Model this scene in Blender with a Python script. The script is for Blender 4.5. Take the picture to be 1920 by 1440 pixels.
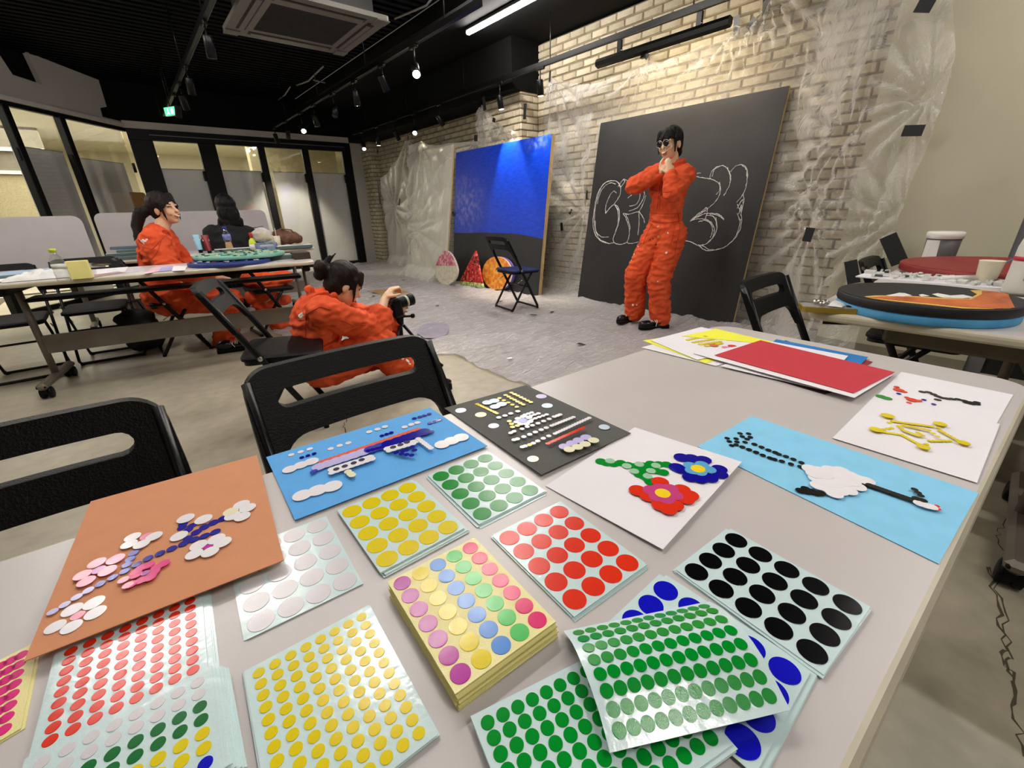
import bpy, bmesh, math, random
from math import sin, cos, pi, radians as R_, sqrt, atan2
from mathutils import Vector, Matrix, noise as mn, geometry as mg
random.seed(7)
C = bpy.context.scene.collection
for o in list(bpy.data.objects): bpy.data.objects.remove(o)

# ------------------------------------------------------------------ camera, world, exposure
HC = 1.07                                   # eye height; tables 0.70-0.735 m
AX = Vector((0.76039632, -0.26543772, 0.59273962))
AY = Vector((-0.64897436, -0.27528216, 0.7092616))
AZ = Vector((-0.02509414, -0.92399272, -0.38158582))
cam = bpy.data.objects.new('camera', bpy.data.cameras.new('camera')); C.objects.link(cam)
cam.data.sensor_width = 36; cam.data.lens = 800 / 1920 * 36
cam.data.clip_start = 0.02; cam.data.clip_end = 100
M = Matrix(((AX[0], -AX[1], -AX[2], 0), (AY[0], -AY[1], -AY[2], 0), (AZ[0], -AZ[1], -AZ[2], HC), (0, 0, 0, 1)))
cam.matrix_world = M
bpy.context.scene.camera = cam
def ray(u, v):
    c = Vector((u - 960, v - 720, 800)); return Vector((AX.dot(c), AY.dot(c), AZ.dot(c)))
EYE = Vector((0, 0, HC))
def P(u, v, z=0.70):
    d = ray(u, v); return EYE + d * ((z - HC) / d.z)
def PX(u, v, X):
    d = ray(u, v); return EYE + d * (X / d.x)
def PY(u, v, Y):
    d = ray(u, v); return EYE + d * (Y / d.y)
def PP(u, v, p0, n):
    d = ray(u, v); return EYE + d * ((Vector(p0) - EYE).dot(n) / d.dot(n))

sc = bpy.context.scene
sc.view_settings.view_transform = 'Standard'; sc.view_settings.look = 'None'
sc.view_settings.exposure = 0.78; sc.view_settings.gamma = 1.0; sc.view_settings.use_curve_mapping = False
w = bpy.data.worlds.new('world'); sc.world = w; w.use_nodes = True
w.node_tree.nodes['Background'].inputs[0].default_value = (1.0, 0.93, 0.82, 1)
w.node_tree.nodes['Background'].inputs[1].default_value = 0.05
try:
    sc.cycles.transparent_max_bounces = 24
    sc.cycles.max_bounces = 8
    sc.cycles.sample_clamp_indirect = 6
except Exception: pass

LED = 74.0        # emission of the ceiling battens
SPOT = 1.0

# ------------------------------------------------------------------ materials
def s2l(c):
    return tuple(((x / 255) / 12.92 if x / 255 <= 0.04045 else (((x / 255) + 0.055) / 1.055) ** 2.4) for x in c)
MATS = {}
def mat(name, col, rough=0.5, metal=0.0, var=0.06, scale=8.0, bump=0.0, bscale=60.0, spec=0.5, emit=None, estr=0.0, coat=0.0, col2=None, stretch=None, sheen=0.0, srgb=True):
    if name in MATS: return MATS[name]
    m = bpy.data.materials.new(name); m.use_nodes = True; nt = m.node_tree; b = nt.nodes['Principled BSDF']
    c = s2l(col) if srgb else col
    b.inputs['Roughness'].default_value = rough; b.inputs['Metallic'].default_value = metal
    b.inputs['Specular IOR Level'].default_value = spec
    b.inputs['Coat Weight'].default_value = coat
    if sheen: b.inputs['Sheen Weight'].default_value = sheen
    tc = nt.nodes.new('ShaderNodeTexCoord'); mp = nt.nodes.new('ShaderNodeMapping')
    nt.links.new(tc.outputs['Object'], mp.inputs[0])
    if stretch: mp.inputs['Scale'].default_value = stretch
    nz = nt.nodes.new('ShaderNodeTexNoise'); nz.inputs['Scale'].default_value = scale; nz.inputs['Detail'].default_value = 5
    nt.links.new(mp.outputs[0], nz.inputs['Vector'])
    mx = nt.nodes.new('ShaderNodeMix'); mx.data_type = 'RGBA'
    c2 = s2l(col2) if col2 else tuple(x * (1 - 2.2 * var) for x in c)
    c1 = c if col2 else tuple(min(1, x * (1 + var)) for x in c)
    mx.inputs[6].default_value = (*c1, 1); mx.inputs[7].default_value = (*c2, 1)
    rp = nt.nodes.new('ShaderNodeMapRange'); rp.inputs[1].default_value = 0.35; rp.inputs[2].default_value = 0.7
    nt.links.new(nz.outputs[0], rp.inputs[0]); nt.links.new(rp.outputs[0], mx.inputs[0])
    nt.links.new(mx.outputs[2], b.inputs['Base Color'])
    if bump:
        bz = nt.nodes.new('ShaderNodeTexNoise'); bz.inputs['Scale'].default_value = bscale; bz.inputs['Detail'].default_value = 4
        nt.links.new(mp.outputs[0], bz.inputs['Vector'])
        bp = nt.nodes.new('ShaderNodeBump'); bp.inputs['Strength'].default_value = bump; bp.inputs['Distance'].default_value = 0.01
        nt.links.new(bz.outputs[0], bp.inputs['Height']); nt.links.new(bp.outputs[0], b.inputs['Normal'])
    if emit:
        b.inputs['Emission Color'].default_value = (*s2l(emit), 1); b.inputs['Emission Strength'].default_value = estr
    MATS[name] = m; return m

def film(name, tint=(0.9, 0.88, 0.84), dens=0.22, rough=0.18, bump=0.5, bscale=18.0, milky=0.0, stretch=None):
    """thin clear polythene: mostly see-through, glossy, a little milky"""
    m = bpy.data.materials.new(name); m.use_nodes = True; nt = m.node_tree; nt.nodes.clear()
    out = nt.nodes.new('ShaderNodeOutputMaterial'); tr = nt.nodes.new('ShaderNodeBsdfTransparent')
    tr.inputs[0].default_value = (0.96, 0.95, 0.93, 1)
    pr = nt.nodes.new('ShaderNodeBsdfPrincipled'); pr.inputs['Base Color'].default_value = (*tint, 1)
    pr.inputs['Roughness'].default_value = rough; pr.inputs['Specular IOR Level'].default_value = 0.9
    tc = nt.nodes.new('ShaderNodeTexCoord'); nz = nt.nodes.new('ShaderNodeTexNoise'); nz.inputs['Scale'].default_value = bscale
    nz.inputs['Detail'].default_value = 6; nz.inputs['Distortion'].default_value = 1.6
    mp = nt.nodes.new('ShaderNodeMapping'); mp.inputs['Scale'].default_value = stretch or (1,1,1); mp.inputs['Rotation'].default_value = (0,0,.35 if stretch else 0)
    nt.links.new(tc.outputs['Object'], mp.inputs[0]); nt.links.new(mp.outputs[0], nz.inputs['Vector'])
    bp = nt.nodes.new('ShaderNodeBump'); bp.inputs['Strength'].default_value = bump; bp.inputs['Distance'].default_value = 0.03
    nt.links.new(nz.outputs[0], bp.inputs['Height']); nt.links.new(bp.outputs[0], pr.inputs['Normal'])
    lw = nt.nodes.new('ShaderNodeLayerWeight'); lw.inputs[0].default_value = 0.35
    nt.links.new(bp.outputs[0], lw.inputs['Normal'])
    n2 = nt.nodes.new('ShaderNodeTexNoise'); n2.inputs['Scale'].default_value = 3.0; n2.inputs['Detail'].default_value = 6
    nt.links.new(tc.outputs['Object'], n2.inputs['Vector'])
    ma = nt.nodes.new('ShaderNodeMath'); ma.operation = 'MULTIPLY_ADD'; ma.inputs[1].default_value = 0.75; ma.inputs[2].default_value = dens - 0.1 + milky
    nt.links.new(lw.outputs['Facing'], ma.inputs[0])
    mb = nt.nodes.new('ShaderNodeMath'); mb.operation = 'MULTIPLY_ADD'; mb.inputs[1].default_value = 0.25; mb.use_clamp = True
    nt.links.new(n2.outputs[0], mb.inputs[0]); nt.links.new(ma.outputs[0], mb.inputs[2])
    mx = nt.nodes.new('ShaderNodeMixShader'); nt.links.new(mb.outputs[0], mx.inputs[0])
    nt.links.new(tr.outputs[0], mx.inputs[1]); nt.links.new(pr.outputs[0], mx.inputs[2]); nt.links.new(mx.outputs[0], out.inputs[0])
    MATS[name] = m; return m

def clear(name, tint=(0.97, 0.98, 0.97), gloss=0.08, rough=0.03):
    m = bpy.data.materials.new(name); m.use_nodes = True; nt = m.node_tree; nt.nodes.clear()
    out = nt.nodes.new('ShaderNodeOutputMaterial'); tr = nt.nodes.new('ShaderNodeBsdfTransparent'); tr.inputs[0].default_value = (*tint, 1)
    gl = nt.nodes.new('ShaderNodeBsdfGlossy'); gl.inputs['Roughness'].default_value = rough; gl.inputs[0].default_value = (0.9, 0.9, 0.9, 1)
    lw = nt.nodes.new('ShaderNodeLayerWeight'); lw.inputs[0].default_value = 0.2
    ma = nt.nodes.new('ShaderNodeMath'); ma.operation = 'MULTIPLY_ADD'; ma.inputs[1].default_value = 0.6; ma.inputs[2].default_value = gloss; ma.use_clamp = True
    nt.links.new(lw.outputs['Facing'], ma.inputs[0])
    mx = nt.nodes.new('ShaderNodeMixShader'); nt.links.new(ma.outputs[0], mx.inputs[0])
    nt.links.new(tr.outputs[0], mx.inputs[1]); nt.links.new(gl.outputs[0], mx.inputs[2]); nt.links.new(mx.outputs[0], out.inputs[0])
    MATS[name] = m; return m

# ------------------------------------------------------------------ mesh builder and tagging
class MB:
    def __init__(s): s.v = []; s.f = []; s.m = []; s.sm = []
    def add(s, vs, fs, mi=0, smooth=False):
        n = len(s.v); s.v += [Vector(p) for p in vs]
        for f in fs: s.f.append([i + n for i in f]); s.m.append(mi); s.sm.append(smooth)
        return s
    def box(s, c, d, rz=0, mi=0, rot=None, bev=0.0):
        x, y, z = d[0] / 2, d[1] / 2, d[2] / 2
        Rm = rot if rot is not None else Matrix.Rotation(rz, 3, 'Z')
        if bev <= 0:
            vs = [(-x,-y,-z),(x,-y,-z),(x,y,-z),(-x,y,-z),(-x,-y,z),(x,-y,z),(x,y,z),(-x,y,z)]
            fs = [(0,3,2,1),(4,5,6,7),(0,1,5,4),(1,2,6,5),(2,3,7,6),(3,0,4,7)]
            return s.add([Rm @ Vector(p) + Vector(c) for p in vs], fs, mi)
        b = min(bev, x*.9, y*.9, z*.9)
        rings = [(-z, b), (-z + b, 0), (z - b, 0), (z, b)]
        vs = []
        for zz, i in rings:
            a, e = x - i, y - i; k = b if i == 0 else b*0.4
            vs += [(-a + k,-e,zz),(a - k,-e,zz),(a,-e + k,zz),(a,e - k,zz),(a - k,e,zz),(-a + k,e,zz),(-a,e - k,zz),(-a,-e + k,zz)]
        fs = [tuple(range(7,-1,-1)), tuple(range(24,32))]
        for r in range(3):
            for k in range(8): fs.append((r*8+k, r*8+(k+1)%8, r*8+8+(k+1)%8, r*8+8+k))
        return s.add([Rm @ Vector(p) + Vector(c) for p in vs], fs, mi)
    def prism(s, outline, z0, z1, mi=0, T=None, smooth=False):
        n = len(outline); T = T or (lambda p: p)
        vs = [T(Vector((x, y, z0))) for x, y in outline] + [T(Vector((x, y, z1))) for x, y in outline]
        fs = [tuple(range(n - 1, -1, -1)), tuple(range(n, 2 * n))]
        s.add(vs, fs, mi); b = len(s.v) - 2 * n
        for i in range(n):
            j = (i + 1) % n; s.f.append([b+i, b+j, b+n+j, b+n+i]); s.m.append(mi); s.sm.append(smooth)
        return s
    def tube(s, pts, r, n=8, mi=0, flat=None, caps=True):
        """round (or flat=(a,b) oval) tube along points"""
        pts = [Vector(p) for p in pts]; rs = r if isinstance(r, (list, tuple)) else [r] * len(pts)
        up = None; vs = []; fs = []
        for i, p in enumerate(pts):
            t = (pts[min(i+1, len(pts)-1)] - pts[max(i-1, 0)]).normalized()
            if up is None:
                a = Vector((0,0,1)) if abs(t.z) < 0.9 else Vector((0,1,0)); up = (a - t * a.dot(t)).normalized()
            else: up = (up - t * up.dot(t)).normalized()
            sd = t.cross(up)
            fa, fb = flat if flat else (1, 1)
            for k in range(n):
                a = 2*pi*k/n; vs.append(p + (up * cos(a) * fa + sd * sin(a) * fb) * rs[i])
        for i in range(len(pts)-1):
            for k in range(n): fs.append((i*n+k, i*n+(k+1)%n, (i+1)*n+(k+1)%n, (i+1)*n+k))
        s.add(vs, fs, mi, True)
        if caps:
            b = len(s.v) - len(vs)
            s.f.append([b+k for k in range(n-1,-1,-1)]); s.m.append(mi); s.sm.append(False)
            s.f.append([b+(len(pts)-1)*n+k for k in range(n)]); s.m.append(mi); s.sm.append(False)
        return s
    def lathe(s, prof, n=20, c=(0,0,0), mi=0, T=None, smooth=True):
        vs = []; fs = []; c = Vector(c); T = T or (lambda p: p)
        for r, z in prof:
            for k in range(n): a = 2*pi*k/n; vs.append(T(Vector((r*cos(a), r*sin(a), z))) + c)
        for i in range(len(prof)-1):
            for k in range(n): fs.append((i*n+k, i*n+(k+1)%n, (i+1)*n+(k+1)%n, (i+1)*n+k))
        fs.append(tuple(range(n-1,-1,-1))); m = (len(prof)-1)*n; fs.append(tuple(m+k for k in range(n)))
        return s.add(vs, fs, mi, smooth)
    def cone(s, a, b, ra, rb, n=12, mi=0):
        """tapered capsule"""
        a, b = Vector(a), Vector(b); d = b - a; L = d.length
        q = Vector((0,0,1)).rotation_difference(d.normalized()) if L > 1e-6 else Matrix.Identity(3).to_quaternion()
        pr = []
        for i in range(5): t = -pi/2 + i*pi/8; pr.append((max(ra*cos(t), ra*0.02), ra*sin(t)))
        for i in range(5): t = i*pi/8; pr.append((max(rb*cos(t), rb*0.02), L + rb*sin(t)))
        return s.lathe(pr, n, a, mi, lambda p: q @ p)
    def ell(s, c, r, rot=None, n=14, mi=0):
        pr = [(max(cos(-pi/2 + i*pi/10), 0.01), sin(-pi/2 + i*pi/10)) for i in range(11)]
        Rm = rot if rot is not None else Matrix.Identity(3)
        return s.lathe(pr, n, c, mi, lambda p: Rm @ Vector((p.x*r[0], p.y*r[1], p.z*r[2])))
    def grid(s, fn, nu, nv, mi=0, smooth=True, keep=None):
        vs = [fn(i/nu, j/nv) for j in range(nv+1) for i in range(nu+1)]
        fs = []
        for j in range(nv):
            for i in range(nu):
                if keep and not keep((i+.5)/nu, (j+.5)/nv): continue
                a = j*(nu+1)+i; fs.append((a, a+1, a+nu+2, a+nu+1))
        return s.add(vs, fs, mi, smooth)
    def mesh(s, name, mats, off=Vector((0,0,0))):
        me = bpy.data.meshes.new(name); me.from_pydata([p - off for p in s.v], [], s.f)
        for m_ in (mats if isinstance(mats, (list, tuple)) else [mats]): me.materials.append(m_)
        me.polygons.foreach_set('material_index', s.m); me.polygons.foreach_set('use_smooth', s.sm)
        me.update(); return me
    def build(s, name, mats, parent=None, world=False, at=None):
        """parent=None: top level with origin `at`; world=True: verts given in world, parent only translated"""
        off = Vector((0,0,0))
        if parent is not None and world: off = WLOC(parent)
        if parent is None and at is not None: off = Vector(at)
        o = bpy.data.objects.new(name, s.mesh(name, mats, off)); C.objects.link(o)
        if parent is not None: o.parent = parent
        if parent is None and at is not None: o.location = Vector(at)
        return o
def WLOC(o):
    v = Vector((0,0,0))
    while o is not None: v = v + o.location; o = o.parent
    return v
def tag(o, label=None, cat=None, group=None, kind=None):
    if label: o['label'] = label
    if cat: o['category'] = cat
    if group: o['group'] = group
    if kind: o['kind'] = kind
    return o
def thing(name, label, cat, loc=(0,0,0), rz=0, group=None):
    o = bpy.data.objects.new(name, None); C.objects.link(o); o.location = loc; o.rotation_euler = (0,0,rz); o.empty_display_size = 0.1
    return tag(o, label, cat, group)
def dup(root, loc, rz, label=None):
    r = root.copy(); C.objects.link(r); r.location = loc; r.rotation_euler = (0,0,rz)
    if label: r['label'] = label
    for ch in list(root.children):
        c = ch.copy(); C.objects.link(c); c.parent = r
        for g in ch.children:
            d = g.copy(); C.objects.link(d); d.parent = c
    return r
def struct(o): o['kind'] = 'structure'; return o
def outline_round(w, h, r, n=6, cx=0, cy=0):
    pts = []
    for (sx, sy, a0) in ((1,-1,-pi/2),(1,1,0),(-1,1,pi/2),(-1,-1,pi)):
        for k in range(n+1):
            a = a0 + k*pi/2/n; pts.append((cx + sx*(w/2-r) + r*cos(a), cy + sy*(h/2-r) + r*sin(a)))
    return pts
def plate(outer, holes, t, T, name, m, parent, mi_s=0):
    """flat plate with holes, thickness t along local z, mapped by T"""
    bm = bmesh.new(); es = []
    for loop in [outer] + holes:
        vs = [bm.verts.new((x, y, 0)) for x, y in loop]
        es += [bm.edges.new((vs[i], vs[(i+1)%len(vs)])) for i in range(len(vs))]
    bmesh.ops.triangle_fill(bm, use_beauty=True, use_dissolve=False, edges=es)
    r = bmesh.ops.extrude_face_region(bm, geom=bm.faces[:])
    for e in r['geom']:
        if isinstance(e, bmesh.types.BMVert): e.co.z += t
    bmesh.ops.recalc_face_normals(bm, faces=bm.faces[:])
    for v in bm.verts: v.co = T(v.co)
    me = bpy.data.meshes.new(name); bm.to_mesh(me); bm.free(); me.materials.append(m)
    o = bpy.data.objects.new(name, me); C.objects.link(o)
    if parent is not None: o.parent = parent
    return o
def remesh(mb, name, mats, voxel, smooth=4, parent=None, off=Vector((0,0,0)), disp=None, fac=0.5):
    """fuse the builder's closed shapes into one continuous surface"""
    me = mb.mesh(name + '_raw', mats, off); o = bpy.data.objects.new(name, me); C.objects.link(o)
    md = o.modifiers.new('r', 'REMESH'); md.mode = 'VOXEL'; md.voxel_size = voxel; md.use_smooth_shade = True
    if smooth:
        sm = o.modifiers.new('s', 'SMOOTH'); sm.iterations = smooth; sm.factor = fac
    dg = bpy.context.evaluated_depsgraph_get(); dg.update()
    nm = bpy.data.meshes.new_from_object(o.evaluated_get(dg)); nm.name = name
    o.modifiers.clear(); o.data = nm; bpy.data.meshes.remove(me)
    if not nm.materials:
        for m_ in (mats if isinstance(mats, (list, tuple)) else [mats]): nm.materials.append(m_)
    for p in nm.polygons: p.use_smooth = True; 
    if disp:
        ns = [v.normal.copy() for v in nm.vertices]
        for v, n in zip(nm.vertices, ns): v.co += n * disp(v.co, n)
        nm.update()
    if parent is not None: o.parent = parent
    return o

# colours
m_paper = mat('white paper', (232,228,232), 0.7, var=0.015)
m_black = mat('black plastic', (7,7,8), 0.45, bump=0.25, bscale=260, var=0.1, spec=.18)
m_blackm = mat('black metal', (7,7,8), 0.36, var=0.1, spec=.3)
m_chrome = mat('steel', (190,188,180), 0.25, metal=1.0)
m_table = mat('table laminate', (196,189,186), 0.33, var=0.025, scale=5, bump=0.02, bscale=300)
m_edge = mat('table edge', (196,188,166), 0.35, var=0.05)
m_greym = mat('taupe metal', (112,104,92), 0.45, metal=0.3, var=0.08)
m_tape = mat('black tape', (16,16,16), 0.6, bump=0.15, bscale=90)
m_wood = mat('pine wood', (205,180,132), 0.55, col2=(176,146,98), scale=4, stretch=(14,14,1.5))
m_chalk = mat('chalk', (214,214,212), 0.9, var=0.1, scale=200)
m_orange = mat('orange cotton drill', (226,92,50), 0.85, col2=(208,74,36), scale=11, bump=0.5, bscale=17, spec=.25)
m_skin = mat('skin', (226,178,146), 0.5, col2=(214,160,128), scale=9)
m_skin2 = mat('pale skin', (232,196,160), 0.5, col2=(220,178,140), scale=9)
m_hair = mat('dark brown hair', (34,22,17), 0.42, col2=(12,8,7), scale=30, stretch=(6,6,0.6), bump=0.7, bscale=60, spec=.22)
m_hairb = mat('black hair', (15,12,12), 0.42, spec=.22, col2=(8,7,7), scale=30, stretch=(6,6,0.6), bump=0.5, bscale=60)
m_lip = mat('lips', (176,86,80), 0.4)
m_teeth = mat('teeth', (240,236,226), 0.3)
m_dark = mat('dark eye line', (26,18,16), 0.5)
m_blackcloth = mat('black cloth', (15,15,17), 0.85, bump=0.2, bscale=40, var=0.15)
m_white = mat('white plastic', (232,230,224), 0.4, var=0.02)
m_led = mat('led diffuser', (255,248,232), 0.5, emit=(255,249,242), estr=LED, var=0.0)
# ================================================================== SETTING
m_floor = mat('polished concrete', (178,170,150), 0.4, col2=(150,142,122), scale=1.6, bump=0.02, bscale=40)
def add_floor_nodes(m):
    nt = m.node_tree; b = nt.nodes['Principled BSDF']
    tc = nt.nodes.new('ShaderNodeTexCoord')
    vo = nt.nodes.new('ShaderNodeTexNoise'); vo.inputs['Scale'].default_value = 14; vo.inputs['Detail'].default_value = 8
    nt.links.new(tc.outputs['Object'], vo.inputs['Vector'])
    old = b.inputs['Base Color'].links[0].from_socket
    mx = nt.nodes.new('ShaderNodeMix'); mx.data_type = 'RGBA'; mx.blend_type = 'MULTIPLY'
    rp = nt.nodes.new('ShaderNodeMapRange'); rp.inputs[1].default_value = 0.3; rp.inputs[2].default_value = 0.75; rp.inputs[3].default_value = 0.85; rp.inputs[4].default_value = 1.1
    nt.links.new(vo.outputs[0], rp.inputs[0]); mx.inputs[0].default_value = 1.0
    nt.links.new(old, mx.inputs[6]); nt.links.new(rp.outputs[0], mx.inputs[7]); nt.links.new(mx.outputs[2], b.inputs['Base Color'])
add_floor_nodes(m_floor)
FL = struct(MB().box((1.5, 4.2, -0.05), (6.2, 12.0, 0.1)).build('floor', m_floor))
m_crack = mat('crack', (78,70,54), 0.9)
def crack(pts, name='floor_crack', wd=0.006):
    rnd = random.Random(3); mb = MB(); vs = []
    q = []
    for i in range(len(pts)-1):
        for k in range(6):
            t = k/6; p = Vector(pts[i]).lerp(Vector(pts[i+1]), t); q.append(p + Vector((rnd.uniform(-.009,.009), rnd.uniform(-.009,.009), 0)))
    q.append(Vector(pts[-1]))
    for i, p in enumerate(q):
        d = (q[min(i+1,len(q)-1)] - q[max(i-1,0)]).normalized(); s_ = Vector((-d.y, d.x, 0))
        w_ = wd*rnd.uniform(.25,1.0)/2; vs += [p + s_*w_ + Vector((0,0,.0006)), p - s_*w_ + Vector((0,0,.0006))]
    mb.add(vs, [(2*i, 2*i+1, 2*i+3, 2*i+2) for i in range(len(q)-1)])
    return mb.build(name, m_crack, FL, world=True)
crack([P(1852,1062,0), P(1872,1140,0), P(1880,1215,0), P(1893,1260,0), P(1905,1330,0), P(1921,1420,0)], wd=.008)
crack([P(1856,1062,0), P(1884,1150,0), P(1890,1230,0), P(1900,1270,0)], wd=.006)
crack([P(1905,935,0), P(1880,985,0), P(1866,1010,0), P(1900,1050,0)], wd=.004)
crack([P(640,770,0), P(648,790,0), P(643,800,0), P(652,815,0)], wd=.007)

m_ceil = mat('black ceiling paint', (7,7,7), 0.85, var=0.1, spec=.15)
CE = struct(MB().box((0.6, 4.4, 3.1), (4.9, 12.2, 0.1)).box((3.78, 4.4, 2.99), (1.4, 12.2, 0.14)).build('ceiling', m_ceil))
rb = MB()
for i in range(46): rb.box((0.7, 4.2 + i*0.125, 3.035), (4.6, 0.06, 0.03))
tag(rb.build('deck_rib', mat('black deck', (5,5,6), 0.75, spec=.1), CE), kind='stuff')
bk = MB().box((4.25, 7.3, 2.68), (0.5, 5.34, 0.56)).build('trim_1', m_ceil); struct(bk)

# brick
m_mortar = mat('mortar', (122,110,88), 0.95, bump=0.3, bscale=80)
m_brick = mat('pale brick', (206,196,172), 0.85, col2=(176,164,138), scale=9, bump=0.35, bscale=45)
nt = m_brick.node_tree; b = nt.nodes['Principled BSDF']; old = b.inputs['Base Color'].links[0].from_socket
oi = nt.nodes.new('ShaderNodeObjectInfo'); rp = nt.nodes.new('ShaderNodeMapRange'); rp.inputs[3].default_value = 0.74; rp.inputs[4].default_value = 1.05
mx = nt.nodes.new('ShaderNodeMix'); mx.data_type = 'RGBA'; mx.blend_type = 'MULTIPLY'; mx.inputs[0].default_value = 1
nt.links.new(oi.outputs['Random'], rp.inputs[0]); nt.links.new(old, mx.inputs[6]); nt.links.new(rp.outputs[0], mx.inputs[7]); nt.links.new(mx.outputs[2], b.inputs['Base Color'])
BL, BH, BD = 0.215, 0.0765, 0.02
def brick_verts(L, H, D, rnd):
    j = lambda: rnd.uniform(-.003, .003); b_ = 0.006; k = D - .006 + rnd.uniform(-.003, .004)
    v = [(0, 0, 0), (L, 0, 0), (L, 0, H), (0, 0, H), (b_+j(), -k, b_+j()), (L-b_+j(), -k, b_+j()), (L-b_+j(), -k, H-b_+j()), (b_+j(), -k, H-b_+j())]
    return v, [(4,5,6,7), (0,1,5,4), (1,2,6,5), (2,3,7,6), (3,0,4,7)]
VAR = []
rnd = random.Random(11)
for i in range(8):
    v, f = brick_verts(BL - .011, BH - .011, BD, rnd); VAR.append(MB().add(v, f).mesh('brick', m_brick))
def brick_face(owner, p0, udir, length, z0, z1, ndir, limit, hidden, loc0):
    """lay bricks on a face: starts at p0 (x,y), runs along udir, faces ndir"""
    u = Vector((*udir, 0)); n = Vector((*ndir, 0)); cells = []
    row = 0; z = z0
    while z < z1 - .02:
        H = min(BH, z1 - z); s = -(BL/2 if row % 2 else 0)
        while s < length - .02:
            a, e = max(s, 0), min(s + BL, length)
            if e - a > .03: cells.append((a, e, z, H))
            s += BL
        z += BH; row += 1
    def vis(c):
        p = Vector((p0[0], p0[1], c[2])) + u*((c[0]+c[1])/2)
        if hidden(p): return -1
        cc = M.to_3x3().transposed() @ (p - EYE)
        if cc.z > -.1: return -1
        x, y = 960 + 800*cc.x/-cc.z, 720 - 800*cc.y/-cc.z
        return -1 if not (-20 < x < 1940 and -20 < y < 1460) else (c[1]-c[0])*800/-cc.z
    cells.sort(key=lambda c: -vis(c))
    ang = atan2(u.y, u.x); flip = (Vector((sin(ang), -cos(ang), 0)).dot(n) < 0)
    mb = MB(); cnt = 0
    for c in cells:
        full = abs(c[1]-c[0]-BL) < 1e-4 and abs(c[3]-BH) < 1e-4
        pos = Vector((p0[0], p0[1], c[2])) + u*c[0]
        if cnt < limit and vis(c) > 0:
            me = rnd.choice(VAR) if full else MB().add(*brick_verts(c[1]-c[0]-.011, c[3]-.011, BD, rnd)).mesh('brick', m_brick)
            o = bpy.data.objects.new('brick', me); C.objects.link(o); o.parent = owner; o.rotation_euler = (0,0,ang if not flip else ang)
            if flip: o.scale = (1,-1,1)
            o.location = pos - loc0; cnt += 1
        else:
            v, f = brick_verts(c[1]-c[0]-.011, c[3]-.011, BD, rnd)
            mb.add([pos + u*x + n*(-y) + Vector((0,0,zz)) for x, y, zz in v], f)
    if mb.v: tag(mb.build('brick_course', m_brick, owner, world=True), kind='stuff')
    return cnt
O0 = Vector((0,0,0))
XW = 4.44
WR = struct(MB().box((XW + .06, 2.8, 1.45), (.1, 3.72, 2.9)).build('wall_right', m_mortar))
brick_face(WR, (XW+.01, 4.64), (0,-1), 3.70, 0, 2.92, (-1,0), 298, lambda p: (1.7 < p.y < 3.3 and p.z < 1.75) or p.z < .9, O0)
WA = struct(MB().box((XW + .06, 7.4, 1.2), (.1, 4.6, 2.4)).build('wall_alcove', m_mortar))
brick_face(WA, (XW+.01, 9.46), (0,-1), 4.06, 0, 2.40, (-1,0), 200, lambda p: p.z < 1.25, O0)
WP = struct(MB().box((4.31, 5.02, 1.2), (.32, .74, 2.4)).build('wall_pilaster', m_mortar))
n1 = brick_face(WP, (4.15, 5.39), (0,-1), .75, 0, 2.40, (-1,0), 90, lambda p: p.z < 1.5, O0)
brick_face(WP, (4.14, 4.65), (1,0), .31, 0, 2.40, (0,-1), 60, lambda p: p.z < 1.5, O0)
WC = struct(MB().box((4.36, 9.7, 1.2), (.2, .46, 2.4)).build('wall_corner', m_mortar))
brick_face(WC, (4.27, 9.93), (0,-1), .46, 0, 2.40, (-1,0), 80, lambda p: p.z < .9, O0)
brick_face(WC, (4.255, 9.47), (1,0), .2, 0, 2.40, (0,-1), 60, lambda p: p.z < .9, O0)

# beige plaster wall and dark opening at the right edge
m_beige = mat('beige plaster', (180,174,150), 0.75, var=0.03, scale=3, bump=0.05, bscale=250)
yb = PX(1885, 494, 3.95).y
struct(MB().box((4.2, (0.94 + yb)/2, 1.45), (.5, .94 - yb, 2.9)).build('wall_plaster', m_beige))
m_jamb = mat('grey jamb', (98,98,100), 0.5)
struct(MB().box((3.99, yb - .04, 1.45), (.06, .08, 2.9)).build('trim_2', m_jamb))
struct(MB().box((4.02, yb - .68, 1.45), (.06, 1.2, 2.9)).build('door_1', mat('black door', (20,21,24), 0.4)))
struct(MB().box((3.945, (0.94 + yb)/2, .035), (.012, .94 - yb, .07)).build('baseboard_right', mat('grey vinyl', (126,120,104), 0.5)))
# walls behind the camera and on the left, out of frame (they close the room)
m_dim = mat('grey plaster', (150,146,140), 0.8, var=0.03, scale=3)
struct(MB().box((1.4, -1.85, 1.55), (6.2, .1, 3.1)).build('wall_back', m_dim))
struct(MB().box((-1.65, 2.6, 1.55), (.1, 9.0, 3.1)).build('wall_left', m_dim))

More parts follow.
